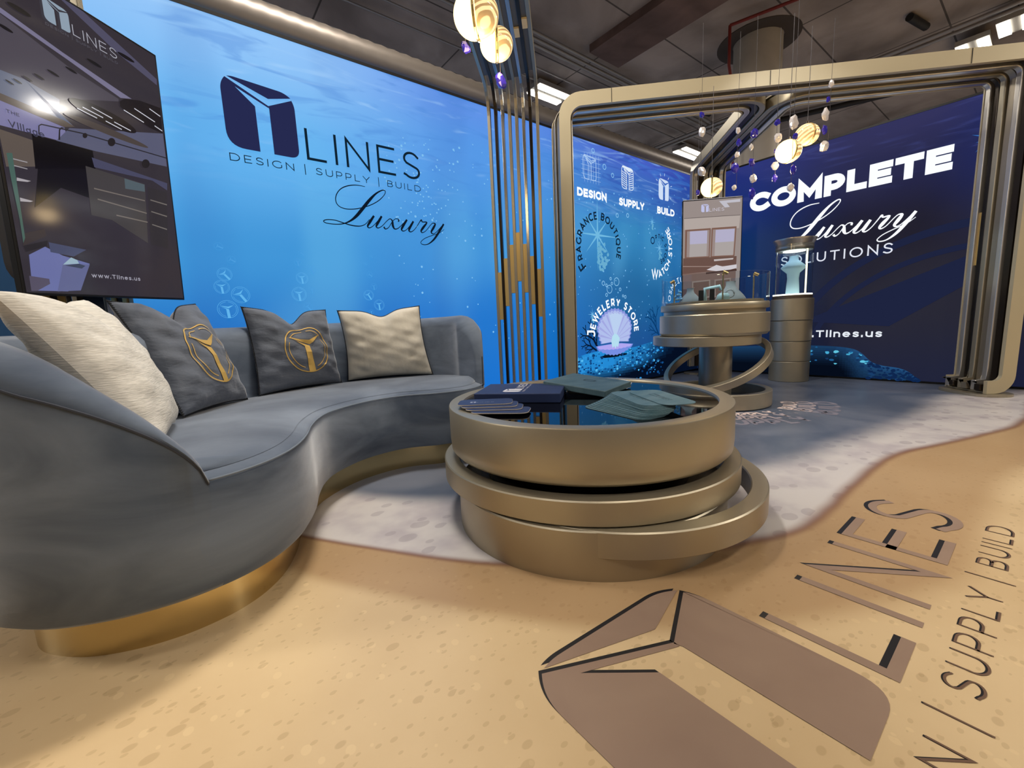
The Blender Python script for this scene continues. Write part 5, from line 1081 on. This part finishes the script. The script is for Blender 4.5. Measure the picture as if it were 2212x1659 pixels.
# navy presentation box: front-left, front-right, back-left
A0,A1,A2=(.918,1.437),(1.140,1.162),(1.125,1.61)
g=frame2(A0,A1,A2)
bx=thing('presentation_box',(1.13,1.41,ZG),'flat navy presentation box with white lettering on the table','box')
mb=MB();slab(mb,[g(0,0),g(1,0),g(1,1),g(0,1)],ZG,ZG+.038);mb.build('box_body',NAVY,bx,bevel=.003)
zt=ZG+.0385
def onbox(g,zt,W_,H_): return lambda x,y:(g(x/W_,y/H_).x,g(x/W_,y/H_).y,zt)
W_,H_=.353,.27
mb=MB()
# text runs away from the viewer (rotated) : along v
f=lambda x,y:(g(.52-y/W_*1.0,.16+x/H_).x,g(.52-y/W_*1.0,.16+x/H_).y,zt)
mark(mb,0,0,.072,.074,f);text(mb,'LINES',.08,.215,.0,.036,.11,f,sp=.25);text(mb,'DESIGN | SUPPLY | BUILD',.0,.215,-.018,.008,.13,f,sp=.3)
mb.build('box_lettering',INKW,bx)
# teal box, tilted on the navy box
c0,c1,c2=V((1.262,1.385,.4775)),V((1.322,1.102,.452)),V((1.535,1.50,.4775))
def tq(u,v): return c0+(c1-c0)*u+(c2-c0)*v
c0,c1,c2=V((1.262,1.392,.486)),V((1.318,1.085,.462)),V((1.545,1.475,.486))
tbx=thing('presentation_box',(1.4,1.25,ZG),'teal presentation box resting slantwise against the navy box','box')
mb=MB();nn=(c1-c0).cross(c2-c0).normalized()
vs=[tq(u,v) for u,v in ((0,0),(1,0),(1,1),(0,1))];vs+=[p-nn*.026*(1 if nn.z>0 else -1) for p in vs];mb.add(vs,[[0,1,2,3],[7,6,5,4],[0,4,5,1],[1,5,6,2],[2,6,7,3],[3,7,4,0]]);mb.build('box_body',TEALB,tbx,bevel=.003)
sg=1 if nn.z>0 else -1
f=lambda x,y:tq(.42+x,.52+y)+nn*sg*.0008
mb=MB();ribbon(mb,[(0,0),(.16,0),(.16,.10),(0,.10),(0,0)],.012,f);mb.build('embossed_mark',INK,tbx)
mb=MB();text(mb,'LINES',.12,.42,.30,.10,.1,f,sp=.2);mb.build('box_lettering',mat('teal_gloss_ink',(60,84,92),.3),tbx)
o=MB();slab(o,[(1.33,1.30),(1.40,1.10),(1.46,1.12),(1.39,1.32)],ZG,ZG+.006);o=o.build('leaflet',PAPER);tag(o,'cream leaflet lying on the glass beneath the teal box','leaflet')
# white paper and white oval case at the far rim
o=MB();slab(o,[(1.47,1.55),(1.60,1.46),(1.66,1.56),(1.53,1.65)],ZG,ZG+.002);o=o.build('paper_sheet',mat('bright_paper',(226,222,226),.8));tag(o,'white sheet of paper behind the presentation boxes','paper')
mb=MB();cx,cy=1.642,1.29
mb.lathe([(0,0),(.036,0),(.046,.006),(.046,.011),(.036,.017),(0,.018)],(0,0,0),32)
mb.v=[(cx+ (v[0]*1.6)*.6-v[1]*.8, cy-(v[0]*1.6)*.8-v[1]*.6, ZG+.001+v[2]) for v in mb.v]
o=mb.build('oval_case',WHITE,smooth=True,auto=.8);tag(o,'small white oval case near the far rim of the table','case')
mb=MB();ribbon(mb,[(-.04,0),(.04,0)],.004,lambda x,y:(cx+x*.6-y*.8,cy-x*.8-y*.6,ZG+.0195));mb.build('case_print',mat('grey_print',(176,170,166),.7),o)
# navy brochures: four, slightly fanned
def rounded_card(o,x,y,w,h,r,n=6):
    o=V(o);x=V(x).normalized();y=V(y).normalized();return [o+x*p+y*q for p,q in rounded(w,h,r,n)]
bro=None
B1x,B1y=V((.80,-.60)),V((.60,.80))
for i,(ox,oy,rot,z) in enumerate(((.768,1.235,-.20,0),(.770,1.272,-.12,1),(.772,1.302,-.09,2),(.774,1.332,-.05,3))):
    c,s_=math.cos(rot),math.sin(rot);xx=V((B1x.x*c-B1x.y*s_,B1x.x*s_+B1x.y*c));yy=V((-xx.y,xx.x))
    t=thing('brochure',(ox,oy,.4405+z*.0048),'%s navy round-cornered brochure in the small stack at the left rim'%('lowest','second lowest','second highest','topmost')[i],'brochure','navy brochures stacked at the left rim')
    P=[V((ox,oy))+xx*p+yy*q for p,q in rounded(.205,.108,.028)]
    z0=.4405+z*.0048
    mb=MB();slab(mb,P,z0+.0034,z0+.0040);slab(mb,P,z0,z0+.0006);mb.build('cover',NAVY,t)
    P2=[V((ox,oy))+xx*(-.0005+p*1.004)+yy*(-.0005+q*1.004) for p,q in rounded(.205,.108,.028)]
    mb=MB();slab(mb,P2,z0+.0007,z0+.0033);mb.build('pages',PAPER,t)
    if i==3:
        zt=z0+.0043;f=lambda x,y:((V((ox,oy))+xx*(.045+x)+yy*(.035+y)).x,(V((ox,oy))+xx*(.045+x)+yy*(.035+y)).y,zt)
        mb=MB();mark(mb,0,0,.022,.024,f);text(mb,'LINES',.026,.09,.001,.012,.1,f,sp=.25);mb.build('cover_lettering',mat('grey_ink',(140,150,176),.6),t)
# fan of teal cards
n=15;ORD=['','','third','fourth','fifth','sixth','seventh','eighth','ninth','tenth','eleventh','twelfth','thirteenth','fourteenth']
cr_=random.Random(4)
for i in range(n):
    k=i/(n-2);ang=-98-20*k+cr_.uniform(-1.5,1.5);ox=1.135+.165*k;oy=1.05+.01*k-.01*math.sin(k*3)
    if i==n-1: ang,ox,oy=-120,1.345,1.005
    a_=math.radians(ang);xx=V((math.cos(a_),math.sin(a_)));yy=V((-xx.y,xx.x))
    z0=ZG+i*.0023
    P=[V((ox,oy))+xx*p+yy*q for p,q in rounded(.30,.125,.04)]
    mb=MB();slab(mb,P,z0,z0+.0016)
    t=mb.build('brochure_card',TEAL)
    lab=('topmost teal round-cornered card of the fanned pile, lying askew' if i==n-1 else 'teal card just under the topmost one of the fanned pile' if i==n-2 else 'lowest teal card of the fanned pile, touching the black glass' if i==0 else 'teal round-cornered card, %s from the top of the fanned pile'%ORD[n-i-1])
    tag(t,lab,'card','teal cards fanned on the table')
    if i>=n-2:
        o0_=V((ox,oy));f=lambda x,y,o0_=o0_,xx=xx,yy=yy,z0=z0:((o0_+xx*(.09+x)+yy*(.05+y)).x,(o0_+xx*(.09+x)+yy*(.05+y)).y,z0+.0019)
        mb=MB();ribbon(mb,[(0,0),(.042,0),(.042,.02),(0,.02),(0,0)],.004,f);text(mb,'LINES',.05,.13,.0,.022,.1,f,sp=.25);mb.build('card_lettering',mat('card_ink',(62,84,90),.5),t)
# ------------------------------------------------------------ round display case
dc=thing('display_case',(3.56,1.74,0),'round display case on a column with rings and a low glass guard','display case')
c0=(3.56,1.745)
mb=MB();mb.lathe(ringprof(.425,.372,.006,.128),(c0[0],c0[1],0),128,True);mb.build('base_ring',GOLD,dc,True,.5)
mb=MB();mb.lathe([(0,.03),(.373,.03)],(c0[0],c0[1],0),64);mb.build('base_disc',mat('dark_disc',(44,48,52),.5),dc)
mb=MB();mb.lathe([(.415,.0),(.415,.006)],(c0[0],c0[1],0),64);mb.build('shadow_gap',BLACK,dc)
mb=MB();mb.lathe([(.128,.03),(.128,.60)],(c0[0],c0[1],0),64);mb.build('pillar',GOLD,dc,True)
lf=V((-.44,.90,0)).normalized()
cr=V((c0[0],c0[1],0))+lf*.085
mb=MB();mb.lathe(ringprof(.418,.36,.500,.576),cr,128,True);mb.build('flat_ring',GOLD,dc,True,.5)
# tilted ring, high on the right and low on the left front
vd=V((.897,.441,0))   # view direction
rt=V((.441,-.897,0))
def tilt_ring():
    c=V((c0[0],c0[1],.325))
    # plane: right-back high, left-front low
    x=(rt+Z_*.36).normalized()
    y=(vd+Z_*.40).normalized()
    nz_=x.cross(y).normalized()
    if nz_.z<0: nz_=-nz_
    y=nz_.cross(x).normalized()
    M=Matrix(((x.x,y.x,nz_.x,0),(x.y,y.y,nz_.y,0),(x.z,y.z,nz_.z,0),(0,0,0,1)))
    mb=MB();mb.lathe(ringprof(.43,.385,-.032,.032),c,128,True,M);mb.build('tilted_ring',GOLD,dc,True,.5)
tilt_ring()
cd=V((c0[0],c0[1],0))+lf*.03
mb=MB();mb.lathe([(0,.578),(.40,.578),(.41,.590),(.418,.60),(.418,.742),(.413,.749),(.38,.751),(.38,.752)],cd,128);mb.build('drum',GOLD,dc,True,.6)
mb=MB();mb.lathe([(.385,.745),(.385,.778),(.408,.782),(.410,.785),(.410,.826),(.406,.832),(.0,.834)],cd,128);mb.build('shelf_plate',GOLD,dc,True,.6)
mb=MB();mb.lathe([(.404,.834),(.404,1.055),(.400,1.055),(.400,.834)],cd,128,True);mb.build('glass_guard',GLASS,dc,True,.5)
mb=MB();mb.lathe([(.4045,1.0552),(.3995,1.0552)],cd,128);mb.build('glass_rim',GLASSE,dc)
mb=MB();mb.lathe([(0,.836),(.37,.836),(.37,.852),(.36,.853)],cd,96);mb.lathe([(.0,.853),(.36,.853)],cd,96);mb.build('wooden_deck',mat('pale_wood_deck',(168,150,126),.6),dc,True,.5)
def onc(dx,dy,z): return cd+rt*dx+vd*dy+Z_*z
for dx,dy,hh,sd in ((-.30,-.03,.19,1),(.07,-.26,.215,-1),(.29,-.06,.20,-1)):
    t=bpy.data.objects.new('case_spotlight',None)
    mb=MB();p=onc(dx,dy,.853);mb.tube([p,p+Z_*hh],.006,8);mb.lathe([(0,0),(.016,0),(.016,.004),(0,.004)],p,16)
    q=p+Z_*hh;mb.tube([q+rt*.0,q-Z_*.005+rt*(-.032*sd*-1)*-1-Z_*.012],.013,10);mb.build('case_spotlight',BRASS,dc,True,.7)
    q2=q-Z_*.017+rt*(.033*sd*-1)*-1
    mb=MB();mb.lathe([(0,0),(.010,0)],q2-Z_*.004,12);mb.build('spot_lens',emat((255,236,190),6),dc)
def bust(p,sc,label,mt,tall=0,group=None):
    t=thing('necklace_bust',p,label,'jewellery display',group)
    prof=[(.115,0),(.118,.012),(.10,.04),(.07,.075),(.045,.10),(.036,.125),(.036,.15),(.041,.158),(0,.158)]
    mb=MB();mb.lathe([(0,0)]+[(a*sc,b*sc) for a,b in prof],(0,0,0),32)
    M=Matrix(((rt.x,vd.x,0,p[0]),(rt.y,vd.y,0,p[1]),(0,0,1,p[2]),(0,0,0,1)))
    mb.v=[tuple(M@V((v[0],v[1]*.45,v[2]))) for v in mb.v];mb.build('bust_body',mt,t,True,.9);return t
bust(onc(-.17,-.1,.854),.72,'low grey necklace bust at the left in the display case',VELGREY,0,'grey necklace busts in the round case')
bust(onc(.13,.03,.854),.98,'larger grey necklace bust at the right in the display case',VELGREY,0,'grey necklace busts in the round case')
M0=Matrix(((rt.x,vd.x,0,0),(rt.y,vd.y,0,0),(0,0,1,0),(0,0,0,1)))
for dx,dy,w,h,lab in ((-.085,-.16,.038,.088,'left'),(-.005,-.18,.036,.092,'right')):
    o=MB().box((-w/2,-.02,0),(w/2,.02,h),Matrix.Translation(onc(dx,dy,.854))@M0).build('display_block',BLACK,bevel=.003);tag(o,'%s small black display block in the front of the round case'%lab,'display block','black display blocks')
CY=mat('pale_cyan_stand',(150,190,205),.5)
mb=MB();p=onc(-.01,-.10,.854);mb.tube([p+rt*(-.045)+Z_*.0,p+rt*(-.05)+Z_*.10,p+rt*(.06)+Z_*.115,p+rt*.065+Z_*.08],.014,10);o=mb.build('bracelet_stand',CY,smooth=True);tag(o,'pale cyan curved bracelet stand behind the black blocks','jewellery display')
mb=MB();p=onc(.075,-.20,.856);mb.lathe([(.045,0),(.045,.035),(.03,.05),(.02,.05),(.02,0)],p,24,True);o=mb.build('bracelet_ring',CY,smooth=True);tag(o,'pale blue rolled bracelet holder at the foot of the middle case spotlight','jewellery display')
mb=MB();p=onc(.12,-.20,.855);mb.tube([p+rt*.03*math.cos(t/12*2*PI)+Z_*(.045+.03*math.sin(t/12*2*PI))+vd*.01*t/12 for t in range(13)],.006,8);o=mb.build('bangle',mat('grey_bangle',(130,144,152),.4),smooth=True);tag(o,'grey bangle standing next to the rolled bracelet holder','jewellery')
mb=MB();p=onc(-.26,-.12,.854)
for k in range(20):
    a=rnd.uniform(0,2*PI);mb.lathe([(0,-.012),(.012,0),(0,.012)],p+rt*rnd.uniform(-.025,.025)+Z_*(.02+rnd.random()*.07),6)
o=mb.build('crystal_cluster',mat('blue_crystal',(96,150,190),.1,0,spec=.8));tag(o,'pale blue crystal cluster at the left inside the case','jewellery')
spot('case_lamp',tuple(onc(.05,-.15,1.25)),tuple(onc(0,0,.8)),4,1.6,(1,.92,.8),.02)
# ------------------------------------------------------------ cylindrical pedestal showcase
pc=(5.163,1.730)
ps=thing('pedestal_showcase',(pc[0],pc[1],0),'tall cylindrical pedestal with lit glass tube near the navy wall','display case')
seg=[(0,.215,.186),(.218,.425,.188),(.428,.642,.192),(.645,.868,.196)]
for z0,z1,r in seg:
    mb=MB();mb.lathe([(0,z0),(r-.004,z0),(r,z0+.005),(r,z1-.006),(r-.005,z1),(0,z1)],(pc[0],pc[1],0),96);mb.build('drum_section',GOLD,ps,True,.6)
mb=MB();mb.lathe([(.182,.868),(.182,.90),(.176,.905),(0,.905)],(pc[0],pc[1],0),96);mb.build('neck',mat('dark_taupe',(92,80,68),.4,.5),ps,True,.6)
mb=MB();mb.lathe([(0,.906),(.176,.906),(.176,.918),(0,.918)],(pc[0],pc[1],0),96);mb.build('light_disc',emat((248,246,224),3.2),ps)
mb=MB();mb.lathe([(.170,.918),(.170,1.42),(.166,1.42),(.166,.918)],(pc[0],pc[1],0),96,True);mb.build('glass_tube',GLASS,ps,True,.5)
mb=MB();mb.lathe([(0,1.42),(.166,1.42),(.19,1.46),(.195,1.468),(.195,1.476),(0,1.478)],(pc[0],pc[1],0),96);mb.build('cap',SILV,ps,True,.6)
mb=MB();mb.lathe([(.168,1.36),(.168,1.42),(.165,1.42),(.165,1.36)],(pc[0],pc[1],0),96,True);mb.build('cap_band',SILV,ps,True)
mb=MB();mb.lathe([(0,1.355),(.10,1.355),(.10,1.362),(0,1.362)],(pc[0],pc[1],0),48);mb.build('top_lamp',emat((235,248,255),5),ps)
v2=V((.948,.318,0));r2=V((.318,-.948,0))
p=V((pc[0],pc[1],0))+r2*.11-v2*.11;MB().box((-.006,-.006,.918),(.006,.006,1.38),Matrix.Translation(p)).build('led_strip',emat((255,240,190),2.4),ps)
p=V((pc[0],pc[1],0))-r2*.15-v2*.06;MB().box((-.004,-.004,.918),(.004,.004,1.38),Matrix.Translation(p)).build('steel_upright',STEEL,ps)
tt=thing('necklace_bust',(pc[0],pc[1],.919),'tall glowing white necklace bust inside the glass tube','jewellery display')
mb=MB();mb.lathe([(0,0),(.062,0),(.058,.08),(.052,.16),(.058,.215),(.10,.255),(.115,.275),(.10,.295),(.055,.335),(.042,.35),(.040,.385),(.046,.392),(0,.392)],(0,0,0),40)
M=Matrix(((r2.x,v2.x,0,pc[0]),(r2.y,v2.y,0,pc[1]),(0,0,1,.919),(0,0,0,1)));mb.v=[tuple(M@V((v[0],v[1]*.5,v[2]))) for v in mb.v];mb.build('bust_body',mat('white_velvet',(170,205,225),.8),tt,True,.8)
spot('tube_lamp',(pc[0],pc[1],1.35),(pc[0],pc[1],.9),9,2.2,(.75,.92,1),.05)
# ------------------------------------------------------------ hanging globes and crystals
GLOBE=mat('amber_glass_globe',(250,214,150),.05,0,trans=.0,spec=.8,alpha=.35)
def globe_mat():
    m=bpy.data.materials.new('lit_striped_globe');m.use_nodes=True;nt=m.node_tree;N=nt.nodes;L=nt.links;b=N['Principled BSDF']
    tc=N.new('ShaderNodeTexCoord');w=N.new('ShaderNodeTexWave');w.wave_type='RINGS';w.inputs['Scale'].default_value=16;w.inputs['Distortion'].default_value=3;w.inputs['Detail'].default_value=1
    r=N.new('ShaderNodeValToRGB');r.color_ramp.elements[0].position=.35;r.color_ramp.elements[0].color=(.16,.08,.02,1);r.color_ramp.elements[1].position=.6;r.color_ramp.elements[1].color=(1,.78,.38,1)
    L.new(tc.outputs['Object'],w.inputs['Vector']);L.new(w.outputs['Fac'],r.inputs[0]);L.new(r.outputs[0],b.inputs['Emission Color']);b.inputs['Emission Strength'].default_value=.85
    b.inputs['Base Color'].default_value=(.8,.6,.35,1);b.inputs['Roughness'].default_value=.08;return m
GM=globe_mat();WARM=emat((255,222,150),3.4)
CORD=mat('thin_wire',(92,88,90),.5,.5)
def globe(p,r,label,bright,ang,ztop=2.44,up=None):
    t=thing('pendant_globe',p,label,'pendant lamp','glass globe pendants')
    p=V(p);n_=V((math.cos(ang),math.sin(ang),0)) # split axis
    side=n_.cross(Z_)
    mb=MB();mb.tube([p+Z_*r*.9,V((p.x,p.y,ztop))],.0016,6);mb.build('cord',CORD,t)
    mb=MB();mb.tube([p+Z_*r*.95,p+Z_*(r*1.25)],.008,8);mb.build('socket',CHROME,t)
    for k,(sg,mt) in enumerate(((1,WARM if bright else GM),(-1,GM))):
        mb=MB();nn_=24;prof=[]
        vs=[];fs=[]
        x,y,z=n_*sg,side,Z_
        for i in range(13):
            a=math.radians(90*i/12)
            for j in range(nn_):
                b_=2*PI*j/nn_;vs.append(p+x*(r*math.sin(a)+.11*r)+y*r*math.cos(a)*math.cos(b_)+z*r*math.cos(a)*math.sin(b_))
        for i in range(12):
            for j in range(nn_): fs.append([i*nn_+j,i*nn_+(j+1)%nn_,(i+1)*nn_+(j+1)%nn_,(i+1)*nn_+j])
        fs.append(list(range(nn_)))
        mb.add(vs,fs);mb.build('glass_half',mt,t,True,.8)
    mb=MB();ring_=[p+side*r*1.0*math.cos(a/32*2*PI)+Z_*r*1.0*math.sin(a/32*2*PI) for a in range(32)];mb.tube(ring_,r*.07,8,True);mb.build('metal_band',BRASS,t)
    l=bpy.data.lights.new('globe_glow','POINT');l.energy=3.2 if bright else 1.2;l.color=(1,.72,.38);l.shadow_soft_size=r
    o=bpy.data.objects.new('globe_glow',l);COL.objects.link(o);o.location=p-Z_*(r*1.5)
    return t
globe((1.105,1.545,1.985),.082,'largest bright globe pendant at the top, beside the slatted column',True,math.radians(135),2.50)
globe((1.352,1.737,2.055),.070,'second bright globe pendant, just below and right of the largest',True,math.radians(145),2.50)
globe((3.016,1.068,1.695),.064,'bright striped globe pendant before the word COMPLETE',True,math.radians(150),2.44)
globe((3.235,1.046,1.829),.062,'striped globe pendant, higher one of the right hand pair',False,math.radians(150),2.44)
globe((3.387,1.722,1.719),.070,'split globe pendant hanging before the corner screen',True,math.radians(120),2.44)
def at_px(x,y,d):
    v_=R_*((x-1106)/909.95)-U_*((y-829.5)/909.95)+F_;k=d/math.hypot(v_.x,v_.y);return V((v_.x*k,v_.y*k,.75+v_.z*k))
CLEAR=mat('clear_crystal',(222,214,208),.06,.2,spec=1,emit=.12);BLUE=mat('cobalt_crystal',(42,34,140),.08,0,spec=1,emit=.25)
def gem(p,r,seed,mt,parent,nm):
    rr=random.Random(seed);bm=bmesh.new();bmesh.ops.create_icosphere(bm,subdivisions=2,radius=1)
    sx,sy,sz=rr.uniform(.7,1.2),rr.uniform(.5,.8),rr.uniform(.8,1.25);a=rr.uniform(-.6,.6)
    for v_ in bm.verts:
        v_.co*=rr.uniform(.78,1.12);x,y,z=v_.co.x*sx*r,v_.co.y*sy*r,v_.co.z*sz*r
        v_.co=V((p.x+x*math.cos(a)-z*math.sin(a),p.y+y,p.z+x*math.sin(a)+z*math.cos(a)))
    me=bpy.data.meshes.new(nm);bm.to_mesh(me);bm.free();me.materials.append(mt);o=bpy.data.objects.new(nm,me);COL.objects.link(o);o.parent=parent;o.matrix_parent_inverse=Matrix.Translation(-parent.location);return o
STR=[ # wires as (list of (x,y,size,kind)) in depth d : positions taken once, kept as real strings hanging plumb
 (3.0,[(1516,248,5,'b'),(1516,285,8,'c'),(1516,371,8,'c')],'crystal string with two clear stones left of the corner column',2.44),
 (3.5,[(1508,416,5,'b')],'short crystal string with one blue shard beside the split globe',2.3),
 (3.2,[(1594,282,5,'c'),(1596,308,6,'b'),(1592,334,6,'c'),(1588,362,8,'b'),(1586,405,5,'c')],'crystal string of five stones before the T beam',2.44),
 (3.1,[(1629,288,9,'b'),(1623,318,6,'c'),(1624,351,8,'b'),(1627,385,7,'c'),(1624,418,8,'b')],'crystal string hanging left of the COMPLETE lettering',2.44),
 (3.3,[(1679,264,6,'b'),(1681,297,9,'c'),(1676,328,5,'b'),(1674,358,8,'c'),(1673,385,6,'b')],'crystal string just left of the bright striped globe',2.44),
 (3.0,[(1715,264,10,'c'),(1718,294,6,'b'),(1714,366,7,'b'),(1708,404,7,'c')],'crystal string running down behind the bright striped globe',2.44),
 (3.4,[(1796,181,6,'c'),(1789,215,4,'b'),(1783,248,8,'c'),(1781,280,6,'b'),(1780,317,9,'c')],'crystal string at the right, clear of the globes',2.44),
 (1.95,[(1006,103,9,'b')],'single cobalt stone hanging left of the largest globe',2.50),
 (2.25,[(1082,176,13,'b')],'single cobalt stone hanging below the second globe',2.50)]
for k,(d,gs,lab,zt) in enumerate(STR):
    p0=at_px(gs[0][0],gs[0][1],d);root=thing('crystal_string',(p0.x,p0.y,at_px(*gs[-1][:2],d).z),lab,'crystal string','hanging crystal strings')
    low=9
    for j,(x,y,s_,c_) in enumerate(gs):
        p=at_px(x,y,d);zz=p.z;off=V((p.x-p0.x,p.y-p0.y,0));off=off*min(1,.03/max(off.length,1e-6)) if off.length>.03 else off
        q=V((p0.x,p0.y,zz))+off
        gem(q,s_*d/909.95*1.05,k*10+j,CLEAR if c_=='c' else BLUE,root,'clear_crystal' if c_=='c' else 'blue_crystal');low=min(low,zz)
    mb=MB();mb.tube([(p0.x,p0.y,low),(p0.x,p0.y,zt)],.0011,5);mb.build('wire',CORD,root)
